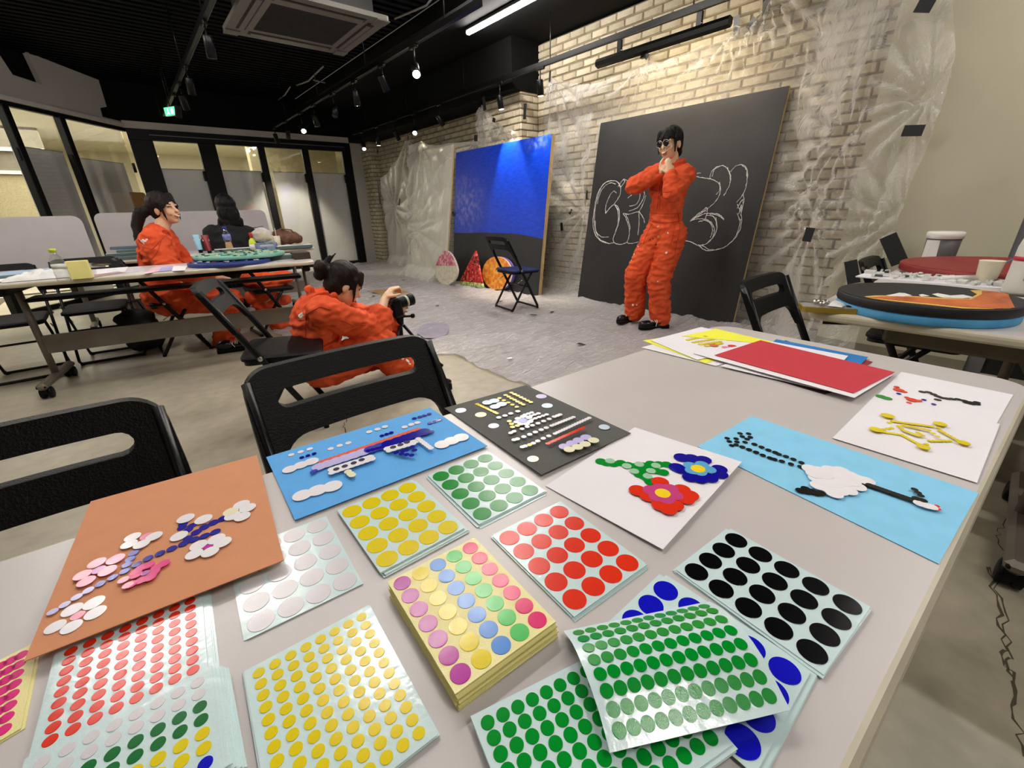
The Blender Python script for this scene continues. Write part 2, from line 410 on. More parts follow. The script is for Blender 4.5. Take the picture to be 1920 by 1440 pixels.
# ---- far glazed wall (Y = 9.9) and the angled glazed wall to its left
m_frame = mat('black window frame', (7,7,8), 0.5, spec=.2)
m_glass = clear('window glass')
m_plaster = mat('grey white plaster', (176,170,162), 0.8, var=0.02, scale=3, bump=0.03, bscale=200)
struct(MB().box((2.33, 9.93, 2.445), (3.86, .14, .1)).build('trim_3', m_plaster))                    # pale beam
struct(MB().box((4.15, 9.97, 1.2), (.24, .14, 2.42)).build('wall_far', m_plaster))
struct(MB().box((2.2, 9.95, 2.78), (4.2, .1, .6)).build('wall_far_upper', m_ceil))
YF = 9.92
def frame_piece(x0, x1, z0, z1, name, d=.07): return struct(MB().box(((x0+x1)/2, YF, (z0+z1)/2), (x1-x0, d, z1-z0), bev=.006).build(name, m_frame))
frame_piece(.42, 4.02, 2.235, 2.40, 'trim_4', .1)
struct(MB().box((2.3, 9.868, 2.315), (3.2, .012, .012)).build('trim_5', m_jamb))
bays = [(.725, 1.336), (1.597, 2.263), (2.381, 3.045), (3.17, 3.842)]
posts = [(.42, .725), (1.336, 1.597), (2.263, 2.381), (3.045, 3.17), (3.842, 4.02)]
for i, (a, b_) in enumerate(posts): frame_piece(a, b_, 0, 2.235, 'trim_%d' % (6 + i), .12 if i < 2 else .07)
for i, (a, b_) in enumerate(bays):
    w_ = struct(MB().box(((a+b_)/2, YF, .03), (b_-a, .05, .06)).build('window_%d' % (i+1), m_frame))
    MB().box(((a+b_)/2, YF, 1.15), (b_-a, .008, 2.18)).build('pane', m_glass, w_)
    MB().box((b_ - .02, YF - .05, 1.72), (.04, .04, .16), bev=.01).build('latch', m_frame, w_)
fa = Vector((.41, 9.92, 0)); fd = Vector((-.597, -.8025, 0)); fn = Vector((-.8025, .597, 0))
frot = atan2(fd.y, fd.x)
def on_f(s, z, o=0): return fa + fd*s + fn*o + Vector((0,0,z))
poly = [(3.1,2.40),(0,2.40),(0,2.485),(.37,2.485),(.361,2.60),(.22,2.64),(.205,2.985),(1.27,3.03),(1.228,2.70),(1.593,2.715),(1.66,2.885),(3.1,2.96)]
struct(plate(poly, [], .06, lambda p: on_f(p.x, p.y, p.z), 'wall_left_upper', m_plaster, None))
struct(MB().box(on_f(1.6, 2.8, .12), (3.4, .04, .62), frot).build('wall_left_backing', m_ceil))  # black panel added behind the notches so lobby light does not show through
struct(MB().box(on_f(1.5, 2.425, -.03), (3.1, .03, .05), frot).build('trim_11', mat('pale trim', (196,190,180), 0.7)))
struct(MB().box(on_f(1.5, 2.375, .03), (3.1, .06, .05), frot).build('trim_12', m_frame))
for i, s in enumerate((1.13, 1.88, 2.75)): struct(MB().box(on_f(s, 1.18, .02), (.085, .09, 2.36), frot, bev=.006).build('trim_%d' % (13+i), m_frame))
for i, (s0, s1) in enumerate(((.05,1.09),(1.17,1.84),(1.92,2.71))):
    w_ = struct(MB().box(on_f((s0+s1)/2, .03, .03), (s1-s0, .05, .06), frot).build('window_%d' % (5+i), m_frame))
    MB().box(on_f((s0+s1)/2, 1.2, .03), (s1-s0, .008, 2.3), frot).build('pane', m_glass, w_)
    MB().box(on_f(s0 + .05, 1.82, -.03), (.03, .04, .14), frot, bev=.008).build('latch', m_frame, w_)

# lobby beyond the glass
m_lob = mat('lobby ceiling paint', (206,200,176), 0.8, var=0.02)
m_lobw = mat('lobby brick wall', (196,184,150), 0.8, col2=(150,140,112), scale=14, stretch=(3,3,12))
struct(MB().box((0, 14.6, -.05), (18, 9.2, .1)).build('floor_lobby', mat('lobby tile', (190,182,160), 0.5)))
struct(MB().box((-5.0, 8.0, -.06), (6.4, 8, .1)).build('floor_lobby_side', MATS['lobby tile']))
CL = struct(MB().box((0, 14.6, 3.0), (18, 9.2, .1)).box((-4.9, 8.0, 3.0), (6.0, 8, .1)).build('ceiling_lobby', m_lob))
LE = struct(MB().box((-3.9, 15.0, 1.0), (6.0, .2, 2.0)).build('wall_lobby_end', m_lobw))
MB().box((-3.9, 15.02, 2.5), (6.0, .2, 1.0)).build('upper_panel', mat('grey concrete panel', (128,122,108), 0.8), LE)
for z in (2.05, 2.5): MB().box((-3.9, 14.86, z), (6.0, .08, .07)).build('rail', m_white, LE)
struct(MB().box((0, 19.2, 1.5), (18, .1, 3.1)).build('wall_lobby_far', m_lob))
struct(MB().box((7.4, 15.5, 1.5), (.1, 9, 3.1)).build('wall_lobby_right', m_lob))
struct(MB().box((4.0, 13.8, 1.5), (2.2, .3, 3.1)).build('wall_lobby_column', mat('lobby column', (150,140,108), 0.8)))
LW = struct(MB().box((-5.6, 12, .75), (.2, 15, 1.5)).build('wall_lobby_left', m_lobw))
MB().box((-5.62, 12, 2.3), (.2, 15, 1.4)).build('upper_panel', mat('grey concrete panel', (128,122,108), 0.8), LW)
for k, z in enumerate((1.62, 1.98, 2.3)): MB().box((-5.4, 12, z), (.08, 15, .05)).build('rail', m_jamb, LW)
m_down = mat('downlight', (255,240,200), 0.5, emit=(255,236,190), estr=14)
for (u, v) in ((207,302),(325,309),(374,313),(419,318),(456,319),(538,302),(545,302),(549,295)):
    p = P(u, v, 2.94); 
    p = Vector((p.x*.6, p.y*.6, 2.94)) if p.y > 18.5 else p
    if p.y > 18.5 or p.y < 5: continue
    t = thing('downlight', 'small round downlight in the lobby ceiling beyond the glass', 'ceiling light', p, group='lobby downlights')
    MB().lathe([(.07,.0),(.07,.012),(.055,.012)], 16).build('rim', m_white, t)
    MB().lathe([(.054,-.002),(.054,.004)], 16).build('lens', m_down, t)
la = bpy.data.lights.new('lobby light', 'AREA'); la.energy = 260; la.size = 5; la.size_y = 4; la.shape = 'RECTANGLE'; la.color = (1,.95,.82)
lo = bpy.data.objects.new('lobby_light', la); C.objects.link(lo); lo.location = (0.5, 14.2, 2.9)
la = bpy.data.lights.new('lobby light b', 'AREA'); la.energy = 170; la.size = 3; la.size_y = 3; la.shape = 'RECTANGLE'; la.color = (1,.95,.82)
lo = bpy.data.objects.new('lobby_light_side', la); C.objects.link(lo); lo.location = (-3.6, 9.5, 2.9)

# white partition boards standing just outside the glass
m_board = mat('white partition board', (214,211,210), 0.6, var=0.015, scale=2)
m_boardedge = mat('board edge', (120,116,110), 0.6)
def panel(x0, x1, top, y, lab, lean=.05):
    t = thing('partition_board', lab, 'board', ((x0+x1)/2, y, 0), group='partition boards along the glass wall')
    T = lambda p: Vector((p.x, p.z + (1.0 - p.y/top)*-lean, p.y))
    plate([(-(x1-x0)/2, .02),((x1-x0)/2, .02),((x1-x0)/2, top),(-(x1-x0)/2, top)], [], .03, T, 'face', m_board, t)
    MB().box((0, -.02, top + .004), (x1-x0, .036, .008)).build('edge', m_boardedge, t)
    return t
panel(3.20, 3.95, 1.83, 10.03, 'white partition board behind the far right window bay, beside the brick corner')
panel(2.47, 3.05, 1.83, 10.03, 'white partition board behind the second window bay from the right')
panel(1.60, 2.27, 1.83, 10.03, 'white partition board behind the window bay above the tissue box')
panel(.73, 1.42, 1.83, 10.03, 'white partition board behind the bay between the two wide black posts')
def panel_f(s0, s1, top, lab):
    c = on_f((s0+s1)/2, 0, .13)
    t = thing('partition_board', lab, 'board', c, frot, group='partition boards along the glass wall')
    MB().box((0, 0, top/2), (s1-s0, .03, top)).build('face', m_board, t)
    MB().box((0, 0, top+.004), (s1-s0, .036, .008)).build('edge', m_boardedge, t)
panel_f(.10, .98, 1.88, 'white partition board behind the angled glazing, left of the wide column')
panel_f(1.16, 1.84, 1.93, 'white partition board behind the angled glazing at the far left')
# cardboard piece standing behind the smiling woman
cb = thing('cardboard_sheet', 'brown cardboard piece standing behind the smiling woman\'s head', 'cardboard', on_f(.35, 0, -.12), frot)
MB().box((0,0,.72), (.3,.02,1.44)).build('sheet', mat('cardboard', (150,112,62), 0.8, var=.08), cb)
MB().box((0,-.012,1.42), (.3,.006,.06)).build('flap', MATS['cardboard'], cb)

# ================================================================== LIGHTS ON THE CEILING
m_fix = mat('batten housing', (40,38,36), 0.5)
def batten(x, y0, y1, z, lab, rz=0):
    t = thing('led_batten', lab, 'ceiling light', (x, (y0+y1)/2, z), rz, group='ceiling batten lights')
    L = y1 - y0
    MB().box((0,0,.03), (.06, L + .02, .03), bev=.004).build('housing', m_fix, t)
    MB().prism(outline_round(.05, .036, .017, 4), -L/2, L/2, 0, lambda p: Vector((p.x, p.z, p.y))).build('diffuser', m_led, t)
    for s in (-1,1): MB().box((0, s*(L/2+.012), .01), (.06,.02,.05), bev=.004).build('end_cap', m_fix, t)
    return t
batten(3.46, 3.45, 4.73, 2.87, 'bright ceiling batten light in view near the brick wall')
for (x, y0, y1, rz) in ((1.0, 1.3, 2.6, R_(90)), (-.25, 2.45, 3.75, R_(90)), (2.35, 2.3, 3.5, 0), (.8, -1.4, -.2, 0), (-1.0, 4.4, 5.6, 0), (3.2, -1.3, -.1, 0)):  # last two are added out of view to brighten left rear and right floor
    batten(x, y0, y1, 2.87, 'unseen ceiling batten light above the tables', rz)
m_lens = mat('lit lamp', (255,246,225), 0.4, emit=(255,240,205), estr=60)
m_lensw = mat('dim lamp', (255,246,225), 0.4, emit=(255,236,200), estr=5)
m_lensd = mat('dark lens', (40,40,42), 0.2)
def rail(x, y0, y1, z, lab):
    t = thing('lighting_track', lab, 'track', (x, y0, z))
    MB().box((0,(y1-y0)/2,0), (.036, y1-y0, .045)).build('track', m_blackm, t)
    for k in range(int((y1-y0)/1.6)+1): MB().tube([(0, .5 + k*1.6, .02), (0, .5 + k*1.6, (2.92 if x > 3 else 3.03) - z)], .005, 6).build('hanger', m_blackm, t)
    mb = MB().box((.016,(y1-y0)/2,-.024), (.004, y1-y0, .004)); mb.build('lip', m_jamb, t)
    return t
rail(3.91, .2, 9.4, 2.50, 'long black lighting track running beside the brick wall')
rail(2.47, 3.2, 9.3, 2.50, 'black lighting track crossing the middle of the ceiling')
rail(.90, 4.2, 9.1, 2.50, 'black lighting track on the left side of the ceiling')
ISPOT = [0]
def spot(u, v, X, aim, lit, lab, rz=None, power=0, L=.15, r=.036):
    c = PX(u, v, X) if X else None
    rp_ = Vector((X, c.y, 2.48))
    t = thing('track_spotlight', lab, 'spotlight', rp_, group='spotlights on the ceiling tracks')
    MB().box((0,0,-.012), (.034,.12,.03), bev=.005).build('adapter', m_blackm, t)
    h = c - rp_; a = Vector(aim).normalized(); q = Vector((0,0,-1)).rotation_difference(a)
    MB().tube([(0,0,-.02), (0,0,h.z*.5), h - a*L*.3], .007, 6).build('stem', m_blackm, t)
    hd = MB().lathe([(r*.92,L/2),(r,L/2-.008),(r,-L/2),(r*.9,-L/2)], 18, h, 0, lambda p: q @ p).build('lamp_head', m_blackm, t)
    MB().lathe([(r*.86,-L/2-.001),(r*.86,-L/2+.004)], 16, h, 0, lambda p: q @ p).build('lens', m_lens if lit == 2 else (m_lensw if lit else m_lensd), hd)
    if power:
        ISPOT[0] += 1
        sp = bpy.data.lights.new('spot', 'SPOT'); sp.energy = power*SPOT; sp.spot_size = R_(58); sp.spot_blend = .6; sp.shadow_soft_size = .03; sp.color = (1,.9,.74)
        so = bpy.data.objects.new('spot_lamp', sp); C.objects.link(so); so.location = c + a*(L/2+.012); so.rotation_euler = q.to_euler()
spot(1013,165,3.91,(.10,0,-1),1,'track spotlight pointing straight down by the brick column corner',power=40)
spot(938,192,3.91,(.10,-.10,-1),1,'tilted track spotlight in front of the brick pilaster',power=90)
spot(826,226,3.91,(.5,-.3,-1),0,'unlit tilted track spotlight above the white covered canvas')
spot(778,245,3.91,(-.5,-.75,-.6),2,'glaring track spotlight above the plastic sheet, nearest the white canvas',power=30)
spot(744,254,3.91,(.6,.2,-1),0,'unlit tilted track spotlight between two lit ones at the far brick corner')
spot(709,264,3.91,(0,0,-1),1,'track spotlight pointing straight down in the far brick corner',power=20)
spot(682,274,3.91,(-.3,-.7,-.8),2,'glaring track spotlight beside the far plaster strip',power=25)
spot(779,131,2.47,(-.35,-.75,-.7),2,'large glaring spotlight on the middle track',power=40,r=.04)
spot(719,156,2.47,(.5,.3,-.8),0,'unlit spotlight tilted right on the middle track')
spot(668,184,2.47,(.05,0,-1),0,'unlit spotlight hanging straight on the middle track')
spot(628,208,2.47,(-.25,-.3,-.8),0,'unlit spotlight tilted left on the middle track')
spot(592,226,2.47,(.1,-.2,-1),0,'unlit spotlight next to the glaring far one on the middle track')
spot(568,241,2.47,(-.2,-.8,-.6),2,'glaring spotlight at the far end of the middle track',power=25)
spot(540,252,2.47,(.1,.75,-.9),1,'small spotlight with a glowing rim over the far window beam',power=120)
spot(518,260,2.47,(.25,.5,-1),0,'last dark spotlight on the middle track, in front of the window beam')
spot(393,88,.90,(0,.1,-1),0,'unlit spotlight nearest the air conditioner on the left track')
spot(357,162,.90,(0,.2,-1),0,'unlit spotlight halfway along the left track')
spot(345,192,.90,(.2,.5,-1),0,'unlit spotlight tilted back beside the green exit sign')
spot(334,208,.90,(-.1,.6,-.9),1,'small white-rimmed spotlight just above the green exit sign',power=120)
# exit sign
ex = PX(321, 209, .86); t = thing('exit_sign', 'small green lit exit sign hanging near the left track', 'sign', ex, R_(-60))
MB().box((0,0,0),(.2,.03,.1),bev=.004).build('case', m_white, t)
g = MB().box((0,-.017,0),(.19,.004,.09)).build('face', mat('exit green', (30,170,80), .5, emit=(60,220,110), estr=2.5), t)
mb = MB(); mb.ell((-.03,-.02,.025),(.008,.002,.008)); mb.box((-.03,-.02,0),(.014,.002,.03)); mb.box((-.045,-.02,-.02),(.008,.002,.03),rot=Matrix.Rotation(.6,3,'Y')); mb.box((-.018,-.02,-.022),(.008,.002,.03),rot=Matrix.Rotation(-.6,3,'Y')); mb.box((.045,-.02,0),(.04,.002,.06))
mb.build('running_figure', mat('exit white', (240,255,240), .5, emit=(240,255,240), estr=2), g)
MB().tube([(0,0,.05),(0,0,3.02-ex.z)],.006,6).build('hanger', m_blackm, t)
# wall washer below the track
y0, y1 = PX(1121,124,3.9).y, PX(1371,40,3.9).y
t = thing('wall_washer', 'long black linear wall washer hung under the track over the blackboard', 'light', (3.89, (y0+y1)/2, 2.33))
L = abs(y1-y0); hexo = [(-.03,-.022),(.012,-.036),(.034,-.01),(.03,.03),(-.02,.036),(-.036,.01)]
MB().prism(hexo, -L/2, L/2, 0, lambda p: Vector((p.x, p.z, p.y))).build('housing', m_blackm, t)
m_wash = mat('washer diffuser', (255,240,205), .5, emit=(255,238,206), estr=60)
MB().add([(.0165,-L/2+.03,-.0325),(.0330,-L/2+.03,-.0130),(.0330,L/2-.03,-.0130),(.0165,L/2-.03,-.0325)], [(0,1,2,3)]).build('diffuser', m_wash, t)
for k in (-.3,.3):
    b_ = MB().box((0,k*L,.08),(.024,.05,.1),bev=.004).build('bracket', m_blackm, t)
    MB().ell((0,k*L-.02,.05),(.012,.012,.014)).build('screw', m_chrome, b_)
MB().prism([(-.02,-.016),(.02,-.016),(0,.02)], -.02,.02,0,lambda p: Vector((p.x, p.z+.12, p.y-.05))).build('clip', m_blackm, t)
# air conditioner cassette
m_ac = mat('dim ac plastic', (116,111,102), .5, var=.03); m_acg = mat('ac grille', (56,56,52), .7, bump=.3, bscale=500)
m_acs = mat('ac slot', (40,30,28), .6)
t = thing('ceiling_air_conditioner', 'square ceiling cassette air conditioner hanging from the black ceiling', 'air conditioner', (1.69, 4.75, 2.60))
MB().box((0,0,.2),(.9,.9,.34)).build('body', m_fix, t)
fr = plate(outline_round(1.10,1.10,.04), [outline_round(.70,.66,.01)], .035, lambda p: Vector((p.x, p.y, p.z)), 'panel', m_ac, t)
gr = MB().box((0,0,.012),(.70,.66,.02)).build('grille', m_acg, t)
mb = MB()
for k in range(30): mb.box((0,-.32+k*.022,.001),(.69,.005,.004))
tag(mb.build('grille_slat', m_acg, gr), kind='stuff')
for (x,y,a) in ((-.44,0,pi/2),(.44,0,pi/2),(0,-.43,0),(0,.43,0)):
    s_ = MB().box((x,y,-.001),(.74,.075,.004),a).build('louver', m_acs, t)
    MB().box((x,y,-.006),(.7,.04,.006),a, rot=None).build('vane', m_ac, s_)
for (x,y) in ((-.49,-.49),(.49,-.49),(.49,.49),(-.49,.49)): MB().box((x,y,-.004),(.12,.12,.01),bev=.004).build('corner_cover', m_ac, t)
MB().box((.42,-.40,-.004),(.03,.012,.006)).build('sensor', m_acs, t)
# grey duct left of the air conditioner, conduits
mb = MB().box((.74, 4.4, 2.84),(.24,.7,.38)); tag(mb.build('duct', mat('dark duct',(46,44,42),.6), None, at=(.74,4.4,2.84)), 'dark grey duct box on the ceiling left of the air conditioner', 'duct')
def conduit(pts, lab):
    a = Vector(pts[0]); return tag(MB().tube(pts, .011, 6).build('conduit', mat('grey conduit', (150,148,142), .5), at=a), lab, 'pipe')
conduit([P(606,125,3.01), P(590,140,3.01), P(578,152,3.01), P(556,160,3.01)], 'bent grey conduit on the black ceiling')
conduit([P(544,163,3.01), P(534,178,3.01), P(522,187,3.01)], 'short bent grey conduit left of the longer one')
conduit([P(588,150,3.01), P(622,158,3.01)], 'straight grey conduit on the ceiling beside the bent one')
conduit([P(740,35,3.01), P(800,10,3.01), P(815,-10,3.01)], 'grey cable sagging across the ceiling right of the air conditioner')
dk = P(690,168,2.99); tag(MB().box(dk,(.9,.06,.05)).build('pipe', mat('dark duct',(46,44,42),.6), at=dk), 'dark horizontal pipe behind the middle track', 'pipe')
# ================================================================== TABLES
def rounded_top(e0, e1, n0, n1, t, r, prof, T):
    """slab with bullnose edge; local x along length, y across"""
    rings = []
    for ins, z in prof: rings.append([T(Vector((x, y, z))) for x, y in outline_round(e1-e0-2*ins, n1-n0-2*ins, max(r-ins, .004), 7, (e0+e1)/2, (n0+n1)/2)])
    return rings
def tabletop(name, parent, e0, e1, n0, n1, T, z, t=.03, r=.07, mt=None):
    prof = [(.010, z), (.006, z-.001), (.0015, z-.006), (0, z-t*.4), (.001, z-t*.75), (.007, z-t*.97), (.02, z-t)]
    rings = rounded_top(e0, e1, n0, n1, t, r, prof, T); n = len(rings[0]); mb = MB()
    mb.add(rings[0], [tuple(range(n))], 0)
    for a, b_ in zip(rings[:-1], rings[1:]):
        mb.add(a + b_, [(i, (i+1) % n, n+(i+1) % n, n+i) for i in range(n)], 1, True)
    mb.add(rings[-1], [tuple(range(n-1,-1,-1))], 1)
    for f, i in zip(mb.f, range(len(mb.f))): pass
    return mb.build(name, [mt or m_table, m_edge], parent)
def caster(parent, x, y, k=1.3):
    mb = MB()
    for s in (-.014, .014): mb.lathe([(.022*k,-.009*k),(.028*k,-.007*k),(.028*k,.007*k),(.022*k,.009*k)], 18, (x+s*k, y, .0285*k), 0, lambda p: Vector((p.z, p.y, p.x)))
    c = mb.build('caster', m_black, parent)
    MB().prism([(.036*k*cos(a), .036*k*sin(a)) for a in [j*pi/8 for j in range(9)]], -.012*k, .012*k, 0, lambda p: Vector((x+p.z, y+p.x, .03*k+p.y))).box((x, y-.01, .066*k), (.036*k,.07*k,.012*k), bev=.004).build('caster_hood', m_black, c)
    return c
def flip_table(label, loc, rz, L, D, z, name='folding_table', lower=True, group='wheeled folding tables', inn=.17):
    t = thing(name, label, 'table', loc, rz, group)
    tabletop('tabletop', t, -L/2, L/2, 0, D, lambda p: p, z)
    for s in (-1, 1):
        x = s*(L/2 - (inn if s < 0 else min(inn, .17)))
        lg = MB().tube([(x, D*.5, .1), (x, D*.5, z-.06)], .024, 10, flat=(1,.8)).build('leg', m_greym, t)
        MB().box((x, D*.5, .085), (.055, D*.96, .045), bev=.015).build('foot', m_greym, lg)
        MB().box((x, D*.5, z-.055), (.05, D*.8, .05), bev=.01).build('bracket', m_black, lg)
        for yy in (.07, D-.07): caster(t, x, yy)
    MB().box((0, D*.5, z-.06), (L-.34, .07, .04)).build('top_beam', m_black, t)
    if lower:
        MB().box((0, D*.5-.02, z-.13), (L-.2, .20, .022), bev=.008).build('shelf_rail', m_black, t)
        MB().box((0, D*.5, .30), (L-.12, .03, .12)).build('stretcher', m_greym, t)
    return t
ea = R_(-3.2)
def TF(p): return Vector((p.x*cos(ea) - p.y*sin(ea), p.x*sin(ea) + p.y*cos(ea), p.z))
ft = flip_table('large pale grey table in the foreground covered with sticker sheets and art', (0,0,0), ea, 1.82, .69, .70, lower=False, group='wheeled folding tables')
ft.location = TF(Vector((.465, -.005, 0)))

# ================================================================== STICKERS AND PAPER ON THE FOREGROUND TABLE
SC = {'green':(0,140,40),'dkgreen':(18,110,48),'pgreen':(160,206,172),'yellow':(226,204,20),'sun':(250,214,40),'red':(224,52,28),'orange':(232,110,84),'black':(8,8,10),
      'navy':(14,10,150),'blue':(20,20,190),'sky':(96,170,214),'mblue':(70,74,186),'lav':(196,188,232),'white':(236,232,236),'shwhite':(212,208,212),'cream':(236,232,200),'pink':(240,150,176),
      'rose':(226,50,130),'magenta':(176,22,150),'purple':(176,84,168),'lblue':(90,146,220),'lgreen':(84,196,96),'hotpink':(226,44,112),'grey':(70,70,92),'paleb':(206,226,240),'plum':(200,70,130)}
def sm(c):
    return mat('sticker ' + c, SC[c], 0.17, var=.03, bump=.04, bscale=900, spec=.42)
DOT = {}
def dotmesh(r, c, n=30):
    k = (round(r, 4), c)
    if k not in DOT:
        DOT[k] = MB().lathe([(r, -.0003), (r, .00012), (r*.985, .0002)], n, smooth=False).mesh('sticker', sm(c))
    return DOT[k]
def dot(parent, base, p, r, c):
    o = bpy.data.objects.new('sticker', dotmesh(r, c)); C.objects.link(o); o.parent = parent; o.location = p - base
    return o
m_liner = mat('pale aqua liner', (204,226,226), 0.18, var=.012, bump=.05, bscale=120, spec=.8)
m_linery = mat('cream yellow liner', (232,222,150), 0.26, var=.02, bump=.12, bscale=700, spec=.6)
def prism_sheet(q, t, name, m, parent=None, at=None, nu=1, nv=1, fn=None):
    """sheet of thickness t over the quad q (TL,TR,BR,BL)"""
    f = fn or (lambda a, b: (q[0]*(1-a) + q[1]*a)*(1-b) + (q[3]*(1-a) + q[2]*a)*b)
    mb = MB(); up = Vector((0,0,t))
    top = [f(i/nu, j/nv) for j in range(nv+1) for i in range(nu+1)]; N = len(top)
    fs = []
    for j in range(nv):
        for i in range(nu):
            a = j*(nu+1)+i; fs.append((a+nu+1, a+nu+2, a+1, a))
    mb.add(top, fs, 0, nu > 1); mb.add([p - up for p in top], [tuple(reversed(x)) for x in fs], 0, nu > 1)
    ring = list(range(nu+1)) + [(j+1)*(nu+1)+nu for j in range(nv)] + [nv*(nu+1)+i for i in range(nu-1,-1,-1)] + [j*(nu+1) for j in range(nv-1,0,-1)]
    n = len(ring); mb.add([top[k] for k in ring] + [top[k]-up for k in ring], [(i, (i+1)%n, n+(i+1)%n, n+i) for i in range(n)])
    return mb.build(name, m, parent, at=at)
def sheet_quad(A, B, Cc, D, mu, mv):
    """outer rectangle from the four corner dot centres plus margins (metres)"""
    u = (B - A).normalized(); v = (D - A).normalized(); u2 = (Cc - D).normalized(); v2 = (Cc - B).normalized()
    return [A - u*mu - v*mv, B + u*mu - v2*mv, Cc + u2*mu + v2*mv, D - u2*mu + v*mv]
def sticker_sheet(lab, px, z, nu, nv, cols, r, margin, pile=0, step=.0006, liner=None, jit=.003, group='sheets of round stickers', skew=(0,0), pilelab=None, third=None):
    """px = pixel centres of corner dots (first row left/right, last row right/left)"""
    zt = z + pile*step + .0008
    pts = [P(*p, zt) if p else None for p in px]
    A, B, Cc, D = pts
    if A is None: A = B + D - Cc
    if B is None: B = A + Cc - D
    if Cc is None: Cc = B + D - A
    if D is None: D = A + Cc - B
    q = sheet_quad(A, B, Cc, D, *margin); base = (q[0]+q[1]+q[2]+q[3])/4
    o = prism_sheet(q, .0006, 'sticker_sheet', liner or m_liner, at=base)
    tag(o, lab, 'sticker sheet', group)
    for j in range(nv):
        for i in range(nu):
            a, b_ = i/(nu-1), j/(nv-1)
            p = (A*(1-a) + B*a)*(1-b_) + (D*(1-a) + Cc*a)*b_
            c = cols(i, j)
            if c: dot(o, base, p + Vector((0,0,.0003)), r, c)
    rr = random.Random(sum(map(ord, lab)))
    for k in range(pile):
        zz = z + (k+1)*step - .0001; f = (pile-k)/pile
        sk = Vector((skew[0]*f + rr.uniform(-jit,jit), skew[1]*f + rr.uniform(-jit,jit), 0)); a = rr.uniform(-.012,.012)
        qq = []
        for p in q:
            d = p - base; qq.append(Vector((base.x + d.x*cos(a) - d.y*sin(a), base.y + d.x*sin(a) + d.y*cos(a), zz)) + sk)
        s_ = prism_sheet(qq, step*.92, 'loose_sticker_sheet', liner or m_liner, at=Vector((base.x, base.y, zz)))
        tag(s_, 'plain lower sheet in the pile under the ' + pilelab, 'sticker sheet', 'sheets under the ' + pilelab)
    return o
cr = lambda ox, oy, s, pts: [(ox + x/s, oy + y/s) for x, y in pts]
one = lambda c: (lambda i, j: c)
big = (.0165,.0165); TZ = .7002
sticker_sheet('sheet of twenty large green dots beside the grey paper', cr(800,700,3.2,[(86,617),(352,510),(619,702),(333,842)]), TZ, 4, 5, one('green'), .0122, (.0145,.0145), pile=4, skew=(-.001,-.002), pilelab='large green dots')
sticker_sheet('sheet of twenty large yellow dots below the blue paper', cr(480,740,3.692,[(665,807),(1050,645),(1328,918),(908,1135)]), TZ, 4, 5, one('yellow'), .0122, (.0145,.0145), pile=7, skew=(.002,-.005), pilelab='large yellow dots')
sticker_sheet('sheet of twenty large white dots partly under the orange-brown paper', [None,(595.1,987),(646.9,1090.3),(490,1164)], TZ, 4, 5, one('shwhite'), .0122, (.0145,.0145), pile=1, pilelab='large white dots')
sticker_sheet('sheet of twenty large red dots in the middle of the table', cr(800,700,3.2,[(497,987),(796,832),(1203,1137),(887,1355)]), TZ, 4, 5, one('red'), .0122, (.0145,.0145), pile=4, pilelab='large red dots')
sticker_sheet('sheet of twenty large black dots near the table edge', cr(1280,760,3,[(77,937),(300,760),(925,1120),(727,1385)]), TZ, 4, 5, one('black'), .0118, (.0145,.0145), pile=4, skew=(-.003,.001), pilelab='large black dots')
CC = ['magenta','yellow','lblue','lgreen','hotpink']
sticker_sheet('top yellow sheet of a thick pile with five colours of dots', [(754.4,1093.5),(882,1027.6),(1007.4,1162.4),(863.3,1263)], TZ, 5, 7, lambda i, j: CC[i], .0087, (.0115,.0115), pile=13, step=.0013, liner=m_linery, jit=.0022, skew=(.001,-.003), pilelab='five-coloured dots')
sticker_sheet('large sheet of small yellow dots at the bottom of the table', [(485.4,1261.8),(678,1156.8),(785.4,1374.8),None], TZ, 8, 12, one('yellow'), .0047, (.0105,.0095), pile=5, jit=.0015, pilelab='small yellow dots')
sticker_sheet('sheet of small red dots under the lower edge of the orange-brown paper', [(133.2,1221),(356.2,1127.3),None,(94.2,1388.5)], TZ, 8, 9, one('red'), .0047, (.0105,.0105), pile=5, skew=(.006,-.002), pilelab='small red dots')
RC = ['shwhite','shwhite','dkgreen','dkgreen','yellow','yellow','blue']
sticker_sheet('mixed sheet of white, green, yellow and blue dots at the bottom left corner', [(79.2,1429.4),(370.7,1280.3),(385.2,1432),None], TZ + .0045, 8, 7, lambda i, j: RC[j], .0047, (.0105,.0105), pile=9, step=.0011, jit=.002, skew=(.012,-.004), pilelab='mixed white, green, yellow and blue dots')
sticker_sheet('yellow sheet of pink dots cut off by the left picture edge', [None,(39.6,1228.9),(6.6,1368.7),(-115,1440)], TZ, 6, 8, one('rose'), .0047, (.0105,.009), pile=1, liner=m_linery, pilelab='pink dots')
b_ = [(1248,1107.6),None,(1392.4,1390),(1471,1257.6)]
A_, C_, D_ = P(*b_[0]), P(*b_[2]), P(*b_[3])
def proj(p):
    c = M.to_3x3().transposed() @ (p - EYE); return (960 + 800*c.x/-c.z, 720 - 800*c.y/-c.z)
sticker_sheet('sheet of twenty large blue dots half hidden under the green sheets', [proj(A_ + C_ - D_), b_[0], b_[3], b_[2]], TZ, 4, 5, one('blue'), .0120, (.0145,.0145), pile=4, skew=(.008,-.004), pilelab='large blue dots')
g1, g7, g3 = (914.4,1355), (1075.2,1271.8), (938.7,1413.6)
A_, B_, D_ = P(*g1), P(*g7), P(*g3); e1 = (B_-A_)/6; e2 = (D_-A_)/2
